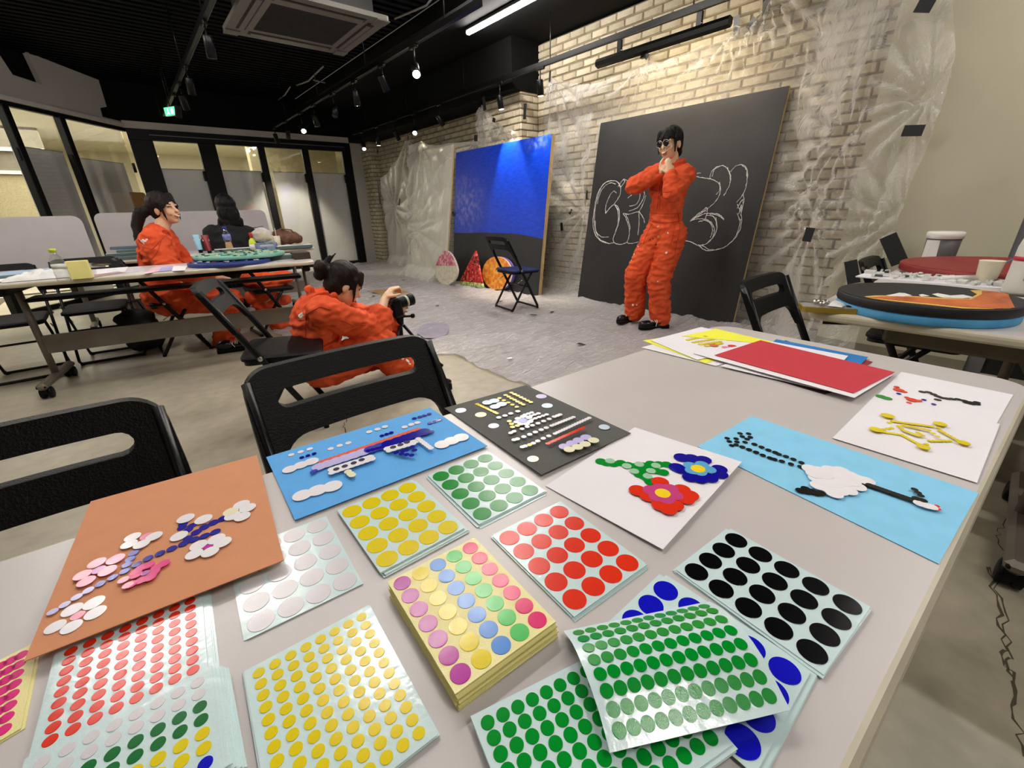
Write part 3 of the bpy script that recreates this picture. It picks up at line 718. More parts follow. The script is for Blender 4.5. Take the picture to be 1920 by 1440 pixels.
sticker_sheet('flat sheet of small green dots beneath the curled one', [g1, proj(A_+e1*11), proj(A_+e1*11+e2*7), proj(A_+e2*7)], TZ + .004, 12, 8, one('green'), .0053, (.010,.010), pile=4, step=.0008, jit=.004, skew=(-.004,-.002), pilelab='small green dots')
# curled green sheet on top
rowsL = [(600,497),(625,527),(650,572),(678,632),(708,703),(740,787),(773,880),(803,985)]
rowsR = [(1228,366),(1268,388),(1313,430),(1360,485),(1410,553),(1460,632),(1505,718),(1552,813)]
rowsL = cr(860,1000,2.667,rowsL); rowsR = cr(860,1000,2.667,rowsR)
zr = [.7095,.7165,.7215,.7245,.7255,.7245,.7215,.7185]
RL = [P(*p, z) for p, z in zip(rowsL, zr)]; RR = [P(*p, z) for p, z in zip(rowsR, zr)]
def curl(a, b):
    """a across 0..1 (dot 0..11), b along rows 0..7, both may run past the ends"""
    k = max(0, min(6, int(math.floor(b)))); f = b - k
    L = RL[k].lerp(RL[k+1], f); Rr = RR[k].lerp(RR[k+1], f)
    return L + (Rr - L)*a
cb_ = curl(.5, 3.5)
o = prism_sheet(None, .0005, 'sticker_sheet', m_liner, at=cb_, nu=12, nv=18, fn=lambda a, b: curl(-.09 + 1.18*a, -.75 + 8.6*b))
tag(o, 'curled sheet of small green dots lying askew on top of the pile', 'sticker sheet', 'sheets of round stickers')
for j in range(8):
    for i in range(12):
        a = i/11; mb = MB(); c0 = curl(a, j); du = (curl(a+.02, j) - curl(a-.02, j)).normalized(); dv = (curl(a, j+.3) - curl(a, j-.3)).normalized(); nn = du.cross(dv).normalized(); nn = nn if nn.z > 0 else -nn
        dv = nn.cross(du)
        vs = [c0 + (du*cos(t) + dv*sin(t))*.0053 + nn*.0004 for t in [2*pi*k/26 for k in range(26)]]
        mb.add(vs + [p - nn*.0003 for p in vs], [tuple(range(26))] + [(k, 26+k, 26+(k+1)%26, (k+1)%26) for k in range(26)])
        mb.build('sticker', sm('green'), o, world=True)

# ---- paper pictures
def paper(lab, px, zs, m, name='sheet_of_paper', bow=0.0, group=None, cat='paper', th=.0007):
    if not isinstance(zs, (list, tuple)): zs = [zs]*4
    q = [P(*p, z) for p, z in zip(px, zs)]; base = (q[0]+q[1]+q[2]+q[3])/4
    f = lambda a, b: (q[0]*(1-a) + q[1]*a)*(1-b) + (q[3]*(1-a) + q[2]*a)*b + Vector((0,0,bow*(sin(pi*a)*.5 + sin(pi*b)*.5)))
    o = prism_sheet(q, th, name, m, at=base, nu=8, nv=8, fn=f)
    tag(o, lab, cat, group); o['zz'] = 0
    nrm = (q[1]-q[0]).cross(q[3]-q[0]); nrm = nrm.normalized(); nrm = nrm if nrm.z > 0 else -nrm
    return o, q, base, nrm, bow
def axes(n):
    a = n.cross(Vector((0,1,0))).normalized(); b = n.cross(a).normalized(); out = []
    for e in (a, b): out.append((AX.x*e.x + AY.x*e.y + AZ.x*e.z, 0, AX.z*e.x + AY.z*e.y + AZ.z*e.z))
    return out
def art(pp, items, ox, oy, s, lift=.0007):
    """items: (x, y, colour, radius in crop pixels), stuck one over the other"""
    o, q, base, n, bow = pp
    for k, (x, y, c, r) in enumerate(items):
        u, v = ox + x/s, oy + y/s; p = PP(u, v, base + n*(bow*.5), n); d = (M.to_3x3().transposed() @ (p - EYE)).z
        dd = dot(o, base, p + n*(lift + k*.00004), round(r/s*-d/800/math.sqrt(sum((A_[0] - (u-960)/800*A_[2])**2 for A_ in axes(n)))*(1.13 if r > 22 else 1.0), 4), c); dd.rotation_mode = 'QUATERNION'; dd.rotation_quaternion = Vector((0,0,1)).rotation_difference(n)
def line(a, b, n, c, r): return [(a[0] + (b[0]-a[0])*i/(n-1), a[1] + (b[1]-a[1])*i/(n-1), c, r) for i in range(n)]
def many(pts, c, r): return [(x, y, c, r) for x, y in pts]
m_brown = mat('orange brown paper', (208,140,98), 0.75, var=.02, scale=30, bump=.08, bscale=500)
m_bluep = mat('mid blue paper', (84,166,232), 0.75, var=.02, scale=30, bump=.08, bscale=500)
m_greyp = mat('charcoal paper', (84,84,80), 0.8, var=.03, scale=40, bump=.08, bscale=500)
m_lbp = mat('light blue paper', (134,204,238), 0.75, var=.02, scale=30, bump=.08, bscale=500)
m_redp = mat('crimson paper', (196,46,62), 0.7, var=.02, scale=30, bump=.06, bscale=500)
m_yelp = mat('lemon paper', (240,238,70), 0.7, var=.02)
m_dkred = mat('maroon paper', (70,16,24), 0.7)
GP = 'papers with sticker pictures'
bw = paper('orange-brown paper with a sticker branch of pink and white flowers', [(170,940),(482,853),(532,1050),(45,1240)], [.7035,.7035,.7125,.7125], m_brown, bow=.0, group=GP, th=.001)
it = many([(1030,912),(1025,930),(1082,918),(1060,942),(1050,950),(1058,990)], 'navy', 25)
it += many([(1255,880),(1202,902),(1150,928),(1105,957),(1213,955),(1153,978),(1093,998),(1033,1022),(968,1050),(902,1077),(835,1105),(772,1140)], 'navy', 27)
it += many([(755,1075),(735,1110),(715,1142),(705,1178),(637,1213)], 'mblue', 28) + many([(568,1250)], 'mblue', 28) + many([(500,1287),(435,1325),(368,1368),(300,1408)], 'lav', 31)
it += many([(1047,882),(1147,887),(1010,982)], 'white', 46)
it += many([(1365,872),(1310,868),(1395,823),(1360,805)], 'white', 42) + [(1300,845,'cream',40)]
it += [(1175,1043,'magenta',28)] + many([(1120,1035),(1095,1085),(1185,1072),(1255,1018),(1220,1000)], 'white', 46)
it += [(830,985,'pink',36)] + many([(870,985),(800,1030),(730,1030),(750,990)], 'white', 44)
it += [(560,1175,'purple',38)] + many([(655,1115),(610,1180),(490,1240),(470,1205),(550,1137)], 'pink', 50)
it += many([(925,1140),(890,1160),(870,1190),(840,1150),(800,1165),(770,1205),(800,1235),(850,1220),(740,1260),(770,1190)], 'rose', 34) + [(825,1195,'purple',24)] + many([(700,1235),(725,1265)], 'pink', 30)
art(bw, it, 0, 680, 3)
art(bw, [(555,360,'pink',50)] + many([(395,440),(510,440),(680,340),(670,270),(515,320)], 'white', 74), 0, 1060, 3.79)
bp = paper('blue paper with a sticker picture of a long building and clouds', [(499,857),(806,764),(914,836),(553,975)], [.7012,.7012,.7035,.7035], m_bluep, group=GP)
it = many([(245,418),(310,398),(373,378),(518,377),(580,355),(640,337),(785,260),(842,242),(893,225),(1030,227),(1075,210),(1118,197)], 'white', 22)
it += many([(318,438),(360,425),(403,412),(872,288),(905,277),(937,267),(1097,168),(1135,157),(1167,147),(1200,137),(1205,202),(1238,190),(1270,178)], 'navy', 17)
it += many([(235,522),(312,493),(385,468)], 'white', 46) + many([(322,702),(427,668),(530,640)], 'white', 62) + many([(1290,350),(1355,325),(1420,302)], 'white', 48)
it += line((455,470), (1120,247), 22, 'orange', 21)
for k in range(13):
    a = k/12; it.append((440 + 720*a, 508 - 238*a, 'lav' if a < .45 else ('mblue' if a < .6 else 'navy'), 46))
it += many([(410,540),(395,550)], 'mblue', 20) + many([(1190,270),(1215,268)], 'navy', 20) + line((780,400), (900,370), 5, 'navy', 20)
it += line((530,530), (790,448), 9, 'white', 28) + line((530,555), (805,462), 9, 'white', 24) + many([(560,532),(618,512),(680,490),(735,468)], 'grey', 22) + many([(640,550),(658,565),(670,575)], 'cream', 24)
it += line((915,390), (1110,340), 8, 'white', 26) + line((925,408), (1090,358), 6, 'white', 22) + many([(952,383),(1003,366),(1047,348)], 'grey', 22)
it += many([(975,420),(1010,430),(1045,405),(1085,380),(1020,412),(1045,435),(1080,440),(1100,405)], 'navy', 20) + line((1125,325), (1213,392), 7, 'white', 20)
art(bp, it, 480, 740, 3.692)
gp = paper('charcoal paper with rows of white and yellow dots', [(833,765),(986,722),(1183,812),(1015,890)], [.7012,.7012,.7045,.7055], m_greyp, group=GP)
it = many([(205,224),(402,317),(687,140)], 'lav', 29) + many([(325,250),(638,516)], 'cream', 31) + many([(723,196),(1065,325)], 'paleb', 30)
it += line((303,187),(422,243),9,'yellow',13) + line((437,152),(540,205),5,'yellow',14) + line((475,135),(580,192),7,'yellow',14) + line((508,120),(625,178),7,'yellow',14)
it += many([(365,180),(405,170),(450,190),(410,205)], 'paleb', 28) + many([(433,271),(470,260),(505,247),(547,234)], 'white', 16)
it += line((590,255),(630,242),3,'white',14) + line((605,268),(670,248),4,'white',14) + line((630,285),(720,255),5,'white',14) + many([(497,295),(510,312),(515,330),(545,322)], 'yellow', 16)
it += many([(548,280),(540,300),(565,312),(600,312),(620,298),(615,275),(580,268)], 'white', 20) + [(578,292,'mblue',26)]
it += many([(505,367),(525,358),(572,343),(603,330),(635,322),(668,310),(702,297),(735,284),(765,270),(785,264),(800,258)], 'white', 15)
it += many([(525,410),(545,405),(583,392),(618,378),(652,364),(687,350),(718,338)], 'white', 16) + line((750,326),(880,275),9,'white',14)
it += many([(575,455),(592,450),(640,433),(667,420),(700,404),(733,390)], 'white', 16) + [(618,443,'yellow',16)] + line((770,376),(975,282),14,'white',14)
it += line((728,437),(940,343),12,'red',15) + many([(825,457),(870,438),(910,420),(955,402)], 'lav', 30) + many([(855,475),(905,460),(950,443),(1000,420)], 'cream', 30)
art(gp, it, 800, 700, 3.2)
lb = paper('light blue paper with a long-legged white bird of stickers', [(1308,837),(1410,780),(1835,924),(1760,1057)], [.7012]*4, m_lbp, group=GP)
it = many([(250,187),(262,205),(275,228),(300,190),(322,160),(305,208),(335,178),(370,162),(362,192),(350,210),(380,182),(300,225)], 'black', 16)
it += many([(403,222),(443,238),(482,255),(520,268),(540,278),(580,291),(622,307),(667,326),(335,238),(373,253),(412,268),(450,285),(490,300),(515,308),(557,319),(608,335),(660,350)], 'black', 18)
it += many([(660,485),(690,475),(700,492),(730,490),(750,500),(775,500)], 'black', 26)
it += [(1020,455,'black',22)] + many([(720,365),(770,375),(830,370),(890,375),(940,400),(985,420),(1030,432),(755,420),(820,420),(880,430),(930,450),(980,465),(765,460),(820,480),(880,490),(930,488),(850,505),(800,445),(850,448),(900,440),(950,440),(860,400),(910,410),(790,400),(740,395)], 'white', 48)
it += line((1050,460),(1300,548),12,'black',24) + many([(1300,485),(1320,503),(1335,520)], 'black', 22) + many([(1330,565),(1365,577)], 'white', 36) + many([(1310,538),(1345,548)], 'black', 26) + many([(1425,580),(1432,597)], 'red', 17) + [(1395,585,'white',34)]
art(lb, it, 1280, 760, 3)
wf = paper('white paper with a blue and a red sticker flower on a green stem', [(1023,911),(1190,801),(1391,866),(1243,1030)], [.7012,.7020,.7060,.7045], m_paper, group=GP)
it = many([(1045,530),(1080,540),(1120,545),(1165,540),(1210,552),(1250,560),(1300,555),(1345,545),(1395,548),(1440,550),(1285,585),(1275,610),(1310,625),(1330,640),(1340,655),(1340,575),(1380,590),(1420,598)], 'green', 30)
it += many([(1100,530),(1200,560),(1275,550),(1245,592),(1345,590),(1375,558),(1325,622)], 'pgreen', 26)
it += many([(1530,510),(1590,515),(1660,525),(1500,570),(1520,580),(1755,580),(1760,612),(1580,630),(1640,640),(1700,635)], 'navy', 44) + many([(1580,560),(1650,555),(1695,585),(1640,600),(1590,590)], 'sky', 38) + [(1627,580,'sun',40)]
it += many([(1265,710),(1400,660),(1330,745),(1530,705),(1580,740),(1555,762),(1400,800),(1490,800),(1380,760),(1450,825)], 'red', 48) + many([(1345,710),(1400,700),(1460,702),(1490,742),(1440,765),(1380,750)], 'plum', 44) + [(1415,730,'sun',42)]
art(wf, it, 800, 700, 3.2)
# far end of the table
sp_ = paper('white paper with black and red sticker figures under the star paper', [(1610,775),(1690,697),(1900,740),(1868,795)], [.7012]*4, m_paper, group=GP)
it = many([(1425,403),(1455,405),(1480,415),(1500,425),(1520,432),(1500,442),(1545,436),(1570,438),(1600,440),(1630,447),(1660,455),(1690,455),(1640,456),(1665,462),(1690,463)], 'black', 20)
it += many([(1310,395)], 'red', 26) + many([(1300,380),(1338,404)], 'red', 15) + many([(1375,443)], 'red', 27) + many([(1350,432),(1360,458),(1410,448)], 'red', 15) + many([(1310,413),(1432,443),(1480,465)], 'navy', 13) + many([(1225,428),(1250,436)], 'green', 26)
art(sp_, it, 1180, 580, 2.595)
st = paper('white paper with a yellow sticker star at the table edge', [(1561,821),(1640,742),(1875,795),(1832,905)], [.7022]*4, m_paper, group=GP)
it = []
for a, b_ in (((1150,70),(1175,130)),((1175,130),(1085,147)),((1085,147),(1230,170)),((1230,170),(1340,230)),((1350,240),(1390,205)),((1390,205),(1500,205)),((1180,95),(1400,125)),((1430,115),(1445,150)),((1445,150),(1575,222)),((1215,125),(1240,150)),((1240,150),(1320,180)),((1240,120),(1380,150)),((1380,150),(1430,185)),((1320,165),(1345,180))):
    n = max(3, int(math.hypot(b_[0]-a[0], b_[1]-a[1])/17)); it += line(a, b_, n, 'yellow', 16)
it += many([(1150,68),(1085,147),(1445,115),(1575,222),(1350,245)], 'yellow', 36)
art(st, it, 1280, 760, 3)
GS = 'loose coloured papers at the far end of the table'
K8 = lambda pts: cr(1180,580,2.595,pts)
zs = [.7012 + .0011*i for i in range(14)]
paper('maroon paper at the bottom of the far pile, its dark edge showing', K8([(430,260),(760,150),(1270,330),(950,412)]), zs[0], m_dkred, group=GS)
paper('white paper at the left bottom of the far pile', K8([(58,185),(380,100),(760,190),(420,275)]), zs[1], m_paper, group=GS)
paper('dark red paper poking out at the right of the far pile', K8([(800,200),(900,180),(1185,255),(1130,285)]), zs[1], mat('dark red paper',(150,30,34),.7), group=GS)
paper('lemon yellow paper in the far pile', K8([(66,152),(420,94),(700,158),(370,262)]), zs[2], m_yelp, group=GS)
paper('blue paper at the back of the far pile', K8([(690,165),(715,145),(1162,232),(1125,268)]), zs[3], mat('strong blue paper',(24,118,190),.7), group=GS)
paper('white paper with a pale yellow strip, lower edge under the red paper', K8([(440,275),(700,190),(1130,330),(955,395)]), zs[3], m_paper, group=GS)
yp = paper('white paper with yellow and red dots on the lemon paper', K8([(104,150),(350,86),(700,165),(330,245)]), zs[4], m_paper, group=GP)
it = line((285,150),(370,133),7,'yellow',12) + line((312,162),(405,148),7,'yellow',12) + line((345,172),(440,160),7,'yellow',13) + line((375,180),(445,168),5,'yellow',13)
it += [(410,178,'orange',22),(468,188,'pink',20),(500,181,'red',22)]
art(yp, it, 1180, 580, 2.595)
paper('lemon strip of paper along the back edge of the far pile', K8([(255,130),(425,95),(660,150),(640,165)]), [zs[5]]*4, m_yelp, group=GS)
paper('narrow white paper beside the blue one in the far pile', K8([(640,170),(700,158),(1065,226),(1030,262)]), zs[5], m_paper, group=GS)
paper('white paper directly under the red one, front corner curled up', K8([(312,214),(650,160),(1298,310),(1095,430)]), [zs[6],zs[6],zs[6],zs[6]+.004], m_paper, group=GS)
paper('plain crimson paper on top of the far pile', K8([(415,222),(638,150),(1292,305),(1090,407)]), [zs[8],zs[8],zs[8],zs[8]+.003], m_redp, group=GS)

# ================================================================== FOLDING CHAIRS
def chair(lab, loc, rz, seatm=None, group='black folding chairs'):
    """local y forward; back top at y=-.24"""
    t = thing('folding_chair', lab, 'chair', loc, rz, group)
    k = .42/.78                                                   # lean of the uprights
    up = lambda z: -.245 + (.78 - z)*k*.98
    tilt = Matrix.Rotation(math.atan(k*.98), 3, 'X')
    def T(p):                                                     # back plate plane, p.y measured down from the top
        y0 = up(.78 - p.y*.87); bowx = .018*(1 - (p.x/.22)**2)
        return Vector((p.x, y0 + p.z - bowx - .012, .78 - p.y*.87))
    W = .215; out = []
    def arc(cx, cy, r, a0, a1, n=7): return [(cx + r*cos(a0+(a1-a0)*i/n), cy + r*sin(a0+(a1-a0)*i/n)) for i in range(n+1)]
    def hl(x0, x1, y, n=8): return [(x0 + (x1-x0)*i/n, y) for i in range(1, n)]
    out = arc(-W+.055, .055, .055, pi, 1.5*pi) + hl(-W+.055, W-.055, 0) + arc(W-.055, .055, .055, -pi/2, 0) + [(W+.004, .13), (W+.008, .25), (W-.022, .25)]
    out += arc(W-.032-.06, .215, .06, 0, -pi/2) + hl(W-.092, -W+.092, .155) + arc(-W+.032+.06, .215, .06, -pi/2, -pi) + [(-W+.022, .25), (-W-.008, .25), (-W-.004, .13)]
    hole = arc(-W+.075, .072, .021, pi/2, 1.5*pi) + hl(-W+.075, W-.075, .051) + arc(W-.075, .072, .021, -pi/2, pi/2) + hl(W-.075, -W+.075, .093)
    plate(out, [hole], .022, T, 'backrest', m_black, t)
    for s in (-1, 1):
        x = s*.205
        fr = MB().tube([(x, up(.76)+.004, .76), (x, up(.55), .55), (x, up(.42), .42), (x, up(.2), .2), (x, up(.03), .03)], .0125, 10, flat=(1.25,.75)).build('leg', m_blackm, t)
        MB().ell((x + s*.012, up(.43), .43), (.006,.012,.012)).build('rivet', m_chrome, fr)
        MB().tube([(s*.178, .10, .405), (s*.178, .02, .30), (s*.178, -.14, .05), (s*.178, -.165, .012)], .011, 10, flat=(1.2,.8)).build('leg', m_blackm, t)
        MB().tube([(s*.19, -.10, .30), (s*.19, up(.3), .36)], .004, 6).build('link', m_chrome, fr)
    f_y = up(.012)
    MB().tube([(-.205, up(.03), .03), (-.19, f_y, .012), (.19, f_y, .012), (.205, up(.03), .03)], .011, 8).build('front_bar', m_blackm, t)
    MB().tube([(-.178, -.155, .03), (-.165, -.165, .012), (.165, -.165, .012), (.178, -.155, .03)], .011, 8).build('rear_bar', m_blackm, t)
    MB().tube([(-.205, up(.25), .25), (.205, up(.25), .25)], .008, 8).build('stretcher', m_blackm, t)
    so = outline_round(.385, .37, .05, 5, 0, .03)
    mb = MB(); 
    rings = [[(x, y + 0, .43 - .008*((y-.03)/.185)) for x, y in outline_round(.385-2*i, .37-2*i, .05-i, 5, 0, .03)] for i in (0, 0, .008, .02)]
    zz = [-.022, -.008, 0, .002]
    rr = [[Vector((p[0], p[1], p[2] + z)) for p in r_] for r_, z in zip(rings, zz)]; n = len(rr[0])
    mb.add(rr[0], [tuple(range(n-1,-1,-1))])
    for a, b2 in zip(rr[:-1], rr[1:]): mb.add(a + b2, [(i, (i+1)%n, n+(i+1)%n, n+i) for i in range(n)], 0, True)
    mb.add(rr[-1], [tuple(range(n))])
    mb.build('seat', seatm or m_black, t)
    MB().prism(outline_round(.36, .35, .04, 4, 0, .03), .392, .408).build('seat_pan', m_blackm, t)
    for s in (-1, 1):
        MB().lathe([(.014,0),(.014,.02)], 10, (s*.19, f_y, 0)).build('rubber_foot', m_black, t)
        MB().lathe([(.014,0),(.014,.02)], 10, (s*.165, -.165, 0)).build('rubber_foot', m_black, t)
    return t
c1 = chair('black folding chair in the foreground, slotted back in front of the photographer', (.305, .71, 0), R_(180))
dup(c1, (-.245, .70, 0), R_(180), 'black folding chair in the foreground at the left picture edge')
# ================================================================== BLACKBOARD, PAINTING, CUT-OUTS
def leaning(name, lab, cat, BLp, BRp, up_len, lean, thick, face, edge, wood_sides=True):
    """rectangular board leaning against the wall; returns (thing, plane map, normal). u 0..1 left to right, h metres up"""
    BLp, BRp = Vector(BLp), Vector(BRp); ax = (BRp - BLp); Wd = ax.length; ax.normalize()
    inn = Vector((0,0,1)).cross(ax); inn = inn if inn.x > 0 else -inn                # towards the wall
    upv = (Vector((0,0,1))*cos(lean) + inn*sin(lean)); n = -(inn*cos(lean) - Vector((0,0,1))*sin(lean))
    t = thing(name, lab, cat, (BLp+BRp)/2)
    o = WLOC(t)
    f = lambda x, h, d=0: BLp + ax*x + upv*h + n*d - o
    if face:
        MB().add([f(0,0),f(Wd,0),f(Wd,up_len),f(0,up_len),f(0,0,-.006),f(Wd,0,-.006),f(Wd,up_len,-.006),f(0,up_len,-.006)], [(0,1,2,3),(7,6,5,4),(0,4,5,1),(1,5,6,2),(2,6,7,3),(3,7,4,0)]).build('face', face, t)
    def bar(x0, x1, h0, h1):
        MB().add([f(x0,h0,-.006),f(x1,h0,-.006),f(x1,h1,-.006),f(x0,h1,-.006),f(x0,h0,-thick),f(x1,h0,-thick),f(x1,h1,-thick),f(x0,h1,-thick)], [(0,1,2,3),(7,6,5,4),(0,4,5,1),(1,5,6,2),(2,6,7,3),(3,7,4,0)]).build('frame_batten', edge, t)
    bar(Wd-.04, Wd, 0, up_len); bar(0, .04, 0, up_len); bar(.04, Wd-.04, 0, .04); bar(.04, Wd-.04, up_len-.04, up_len)
    return t, f, n, Wd
m_bboard = mat('blackboard paint', (38,37,37), 0.55, var=.12, scale=3, bump=.05, bscale=200, spec=.4)
bt, bf, bn, bw_ = leaning('blackboard', 'large black painted board with chalk lettering leaning on the brick wall', 'board', (4.068,3.544,.012), (4.067,1.642,.012), 1.93, R_(8.6), .035, m_bboard, m_wood)
bp0 = bf(0,0) + WLOC(bt); X0 = lambda pts: [(1080 + x/3.2725, 200 + y/3.2725) for x, y in pts]
strokes = [  # chalk outlines of fat round letters, in crop coordinates
 [(270,495),(262,468),(235,455),(200,458),(165,480),(135,530),(118,600),(106,680),(106,740),(122,790),(155,825),(200,840),(232,835)],
 [(235,455),(185,465),(150,505),(128,575),(115,650),(114,720),(126,770),(160,800),(200,800)],
 [(118,700),(122,760),(145,812),(190,835)],
 [(130,600),(148,530),(180,485),(215,468),(245,475)],
 [(262,468),(275,500),(268,545),(240,590),(205,625),(182,655)],[(182,655),(183,610),(200,560),(228,520),(250,530)],[(182,655),(210,620),(240,603),(262,625),(268,680),(255,740),(235,790),(228,820),(245,840),(275,845),(315,833)],
 [(255,625),(262,690),(245,760),(232,800)],[(240,603),(258,640),(258,710)],
 [(258,492),(290,448),(318,455)],[(290,448),(300,460),(275,492)],
 [(290,655),(330,660),(385,648),(412,680),(422,715)],[(290,655),(310,690),(325,740),(328,790),(315,833),(345,838),(385,830)],[(300,655),(320,690),(333,750)],[(385,640),(388,700),(380,790)],
 [(318,560),(345,540),(370,530)],[(325,640),(370,625),(400,590),(418,550),(420,520)],[(330,610),(370,600),(392,560),(392,530)],[(385,648),(415,590),(430,545)],
 [(702,390),(730,410),(745,432),(800,440),(840,448),(875,470),(888,510),(872,560),(840,600),(800,630),(760,660),(700,705)],[(710,395),(735,425),(755,432)],[(745,410),(765,407)],[(880,465),(884,505),(860,540)],
 [(700,705),(740,690),(790,690),(830,710),(850,755),(840,800),(810,835),(770,850),(740,848),(700,828),(648,820)],[(700,700),(750,660),(800,620),(805,650),(795,690)],[(720,690),(760,650),(800,640)],[(705,700),(760,670),(790,660)],
 [(790,655),(830,655),(870,660),(895,675),(910,695)],[(800,665),(850,680),(865,740),(850,790),(815,830)],[(750,706),(790,700),(825,715),(838,760),(825,805)],[(820,660),(870,668),(905,690)],[(858,680),(862,760),(835,810)],
 [(822,445),(830,405),(855,375),(890,362),(920,370),(945,410),(950,450),(935,500),(908,545)],[(835,430),(850,385),(885,368)],[(928,375),(948,420),(945,470)],
 [(950,400),(975,370),(1010,357),(1040,370),(1053,410),(1048,470),(1030,530),(985,590)],[(1020,360),(1048,390),(1050,440)],
 [(1028,530),(1030,590),(1012,640),(1018,700),(1000,770),(960,825),(905,865),(850,882),(800,882),(765,862),(750,848)],[(990,600),(1010,640),(1015,600),(1000,660)],[(988,625),(1025,570),(1015,650)],[(990,655),(1008,700),(1000,690)],[(770,850),(830,880),(890,870)],[(760,855),(800,885),(840,875)],[(1012,690),(985,790),(930,850)],
]
rnd = random.Random(5); mb = MB()
for s_ in strokes:
    q = [PP(u, v, bp0, bn) for u, v in X0(s_)]; pts = []
    for i in range(len(q)-1):
        p0, p1, p2, p3 = q[max(i-1,0)], q[i], q[i+1], q[min(i+2, len(q)-1)]
        for k in range(5):
            t_ = k/5; pts.append(.5*((2*p1) + (p2-p0)*t_ + (2*p0-5*p1+4*p2-p3)*t_*t_ + (3*p1-p0-3*p2+p3)*t_**3))
    pts.append(q[-1])
    pts = [p + Vector((0, rnd.uniform(-.003,.003), rnd.uniform(-.003,.003))) + bn*.0015 for p in pts]
    MB().tube(pts, [rnd.uniform(.0018,.0046) for _ in pts], 5).build('chalk_stroke', m_chalk, bt, world=True)
# sea picture
m_sea = mat('deep blue paint', (6,62,196), 0.36, col2=(4,44,170), scale=6, stretch=(1,2,7), bump=.08, bscale=60, spec=.5)
nt = m_sea.node_tree; b = nt.nodes['Principled BSDF']; old = b.inputs['Base Color'].links[0].from_socket
tc = nt.nodes.new('ShaderNodeTexCoord')
def blotch(loc, sc_, col, amt, old):
    mp = nt.nodes.new('ShaderNodeMapping'); mp.inputs['Location'].default_value = [-l/s for l, s in zip(loc, sc_)]; mp.inputs['Scale'].default_value = [1/s for s in sc_]
    nt.links.new(tc.outputs['Object'], mp.inputs[0]); ln = nt.nodes.new('ShaderNodeVectorMath'); ln.operation = 'LENGTH'; nt.links.new(mp.outputs[0], ln.inputs[0])
    nz = nt.nodes.new('ShaderNodeTexNoise'); nz.inputs['Scale'].default_value = 14; nz.inputs['Detail'].default_value = 8; nt.links.new(tc.outputs['Object'], nz.inputs['Vector'])
    r1 = nt.nodes.new('ShaderNodeMapRange'); r1.inputs[1].default_value = 1.0; r1.inputs[2].default_value = .1; nt.links.new(ln.outputs['Value'], r1.inputs[0])
    r2 = nt.nodes.new('ShaderNodeMapRange'); r2.inputs[1].default_value = .42; r2.inputs[2].default_value = .72; nt.links.new(nz.outputs[0], r2.inputs[0])
    mu = nt.nodes.new('ShaderNodeMath'); mu.operation = 'MULTIPLY'; nt.links.new(r1.outputs[0], mu.inputs[0]); nt.links.new(r2.outputs[0], mu.inputs[1])
    m2 = nt.nodes.new('ShaderNodeMath'); m2.operation = 'MULTIPLY'; m2.inputs[1].default_value = amt; nt.links.new(mu.outputs[0], m2.inputs[0])
    mx = nt.nodes.new('ShaderNodeMix'); mx.data_type = 'RGBA'; nt.links.new(m2.outputs[0], mx.inputs[0]); nt.links.new(old, mx.inputs[6]); mx.inputs[7].default_value = (*s2l(col), 1)
    return mx.outputs[2]
BRp = P(1008.6,555.6,.012); TRp = PX(1046,249,4.02); TLp = PX(862,281,4.02)
BLp = BRp + (TLp - TRp); BLp.z = .012
lean = math.asin(min(.3, (4.02 - BRp.x)/(TRp - BRp).length)); H_ = (TRp - BRp).length
st_, sf, sn, sw = leaning('sea_painting', 'tall canvas painted deep blue above and black below, behind the blue-seated chair', 'painting', BLp, BRp, H_, lean, .06, None, m_wood)
old = blotch((0, .35*sw, 1.15), (.6,.55,.5), (150,140,200), .75, old); old = blotch((0, -.38*sw, 1.78), (.5,.3,.16), (150,176,226), .7, old)
nt.links.new(old, b.inputs['Base Color'])
o_ = WLOC(st_); p0 = sf(0,0) + o_
def hx(u, v):
    p = PP(u, v, p0, sn) - o_; d = p - sf(0,0); return d.dot((sf(1,0)-sf(0,0))), d.dot((sf(0,1)-sf(0,0)))
edge_px = [(845,436),(870,437),(900,436),(935,437),(965,438),(995,443),(1022,448)]
ed = [hx(*p) for p in edge_px]; ed[0] = (0, ed[0][1]); ed[-1] = (sw, ed[-1][1])
mb = MB(); top = ed + [(sw, H_), (0, H_)]; bot = [(0,0),(sw,0)] + ed[::-1]
def slab(poly): 
    n = len(poly); m_ = MB(); m_.add([sf(x,h) for x,h in poly] + [sf(x,h,-.006) for x,h in poly], [tuple(range(n)), tuple(range(2*n-1,n-1,-1))] + [(i,n+i,n+(i+1)%n,(i+1)%n) for i in range(n)]); return m_
slab(top).build('blue_field', m_sea, st_); slab(bot).build('black_field', mat('matt black paint', (36,36,38), .6, var=.1), st_)
# white canvas wrapped in plastic
wt, wf_, wn, ww = leaning('white_canvas', 'white primed canvas wrapped in clear plastic, left of the blue painting', 'canvas', (3.72,7.25,.012), (3.72,6.05,.012), 1.98, R_(9.5), .03, mat('white canvas', (222,218,204), .7, var=.02), m_wood)
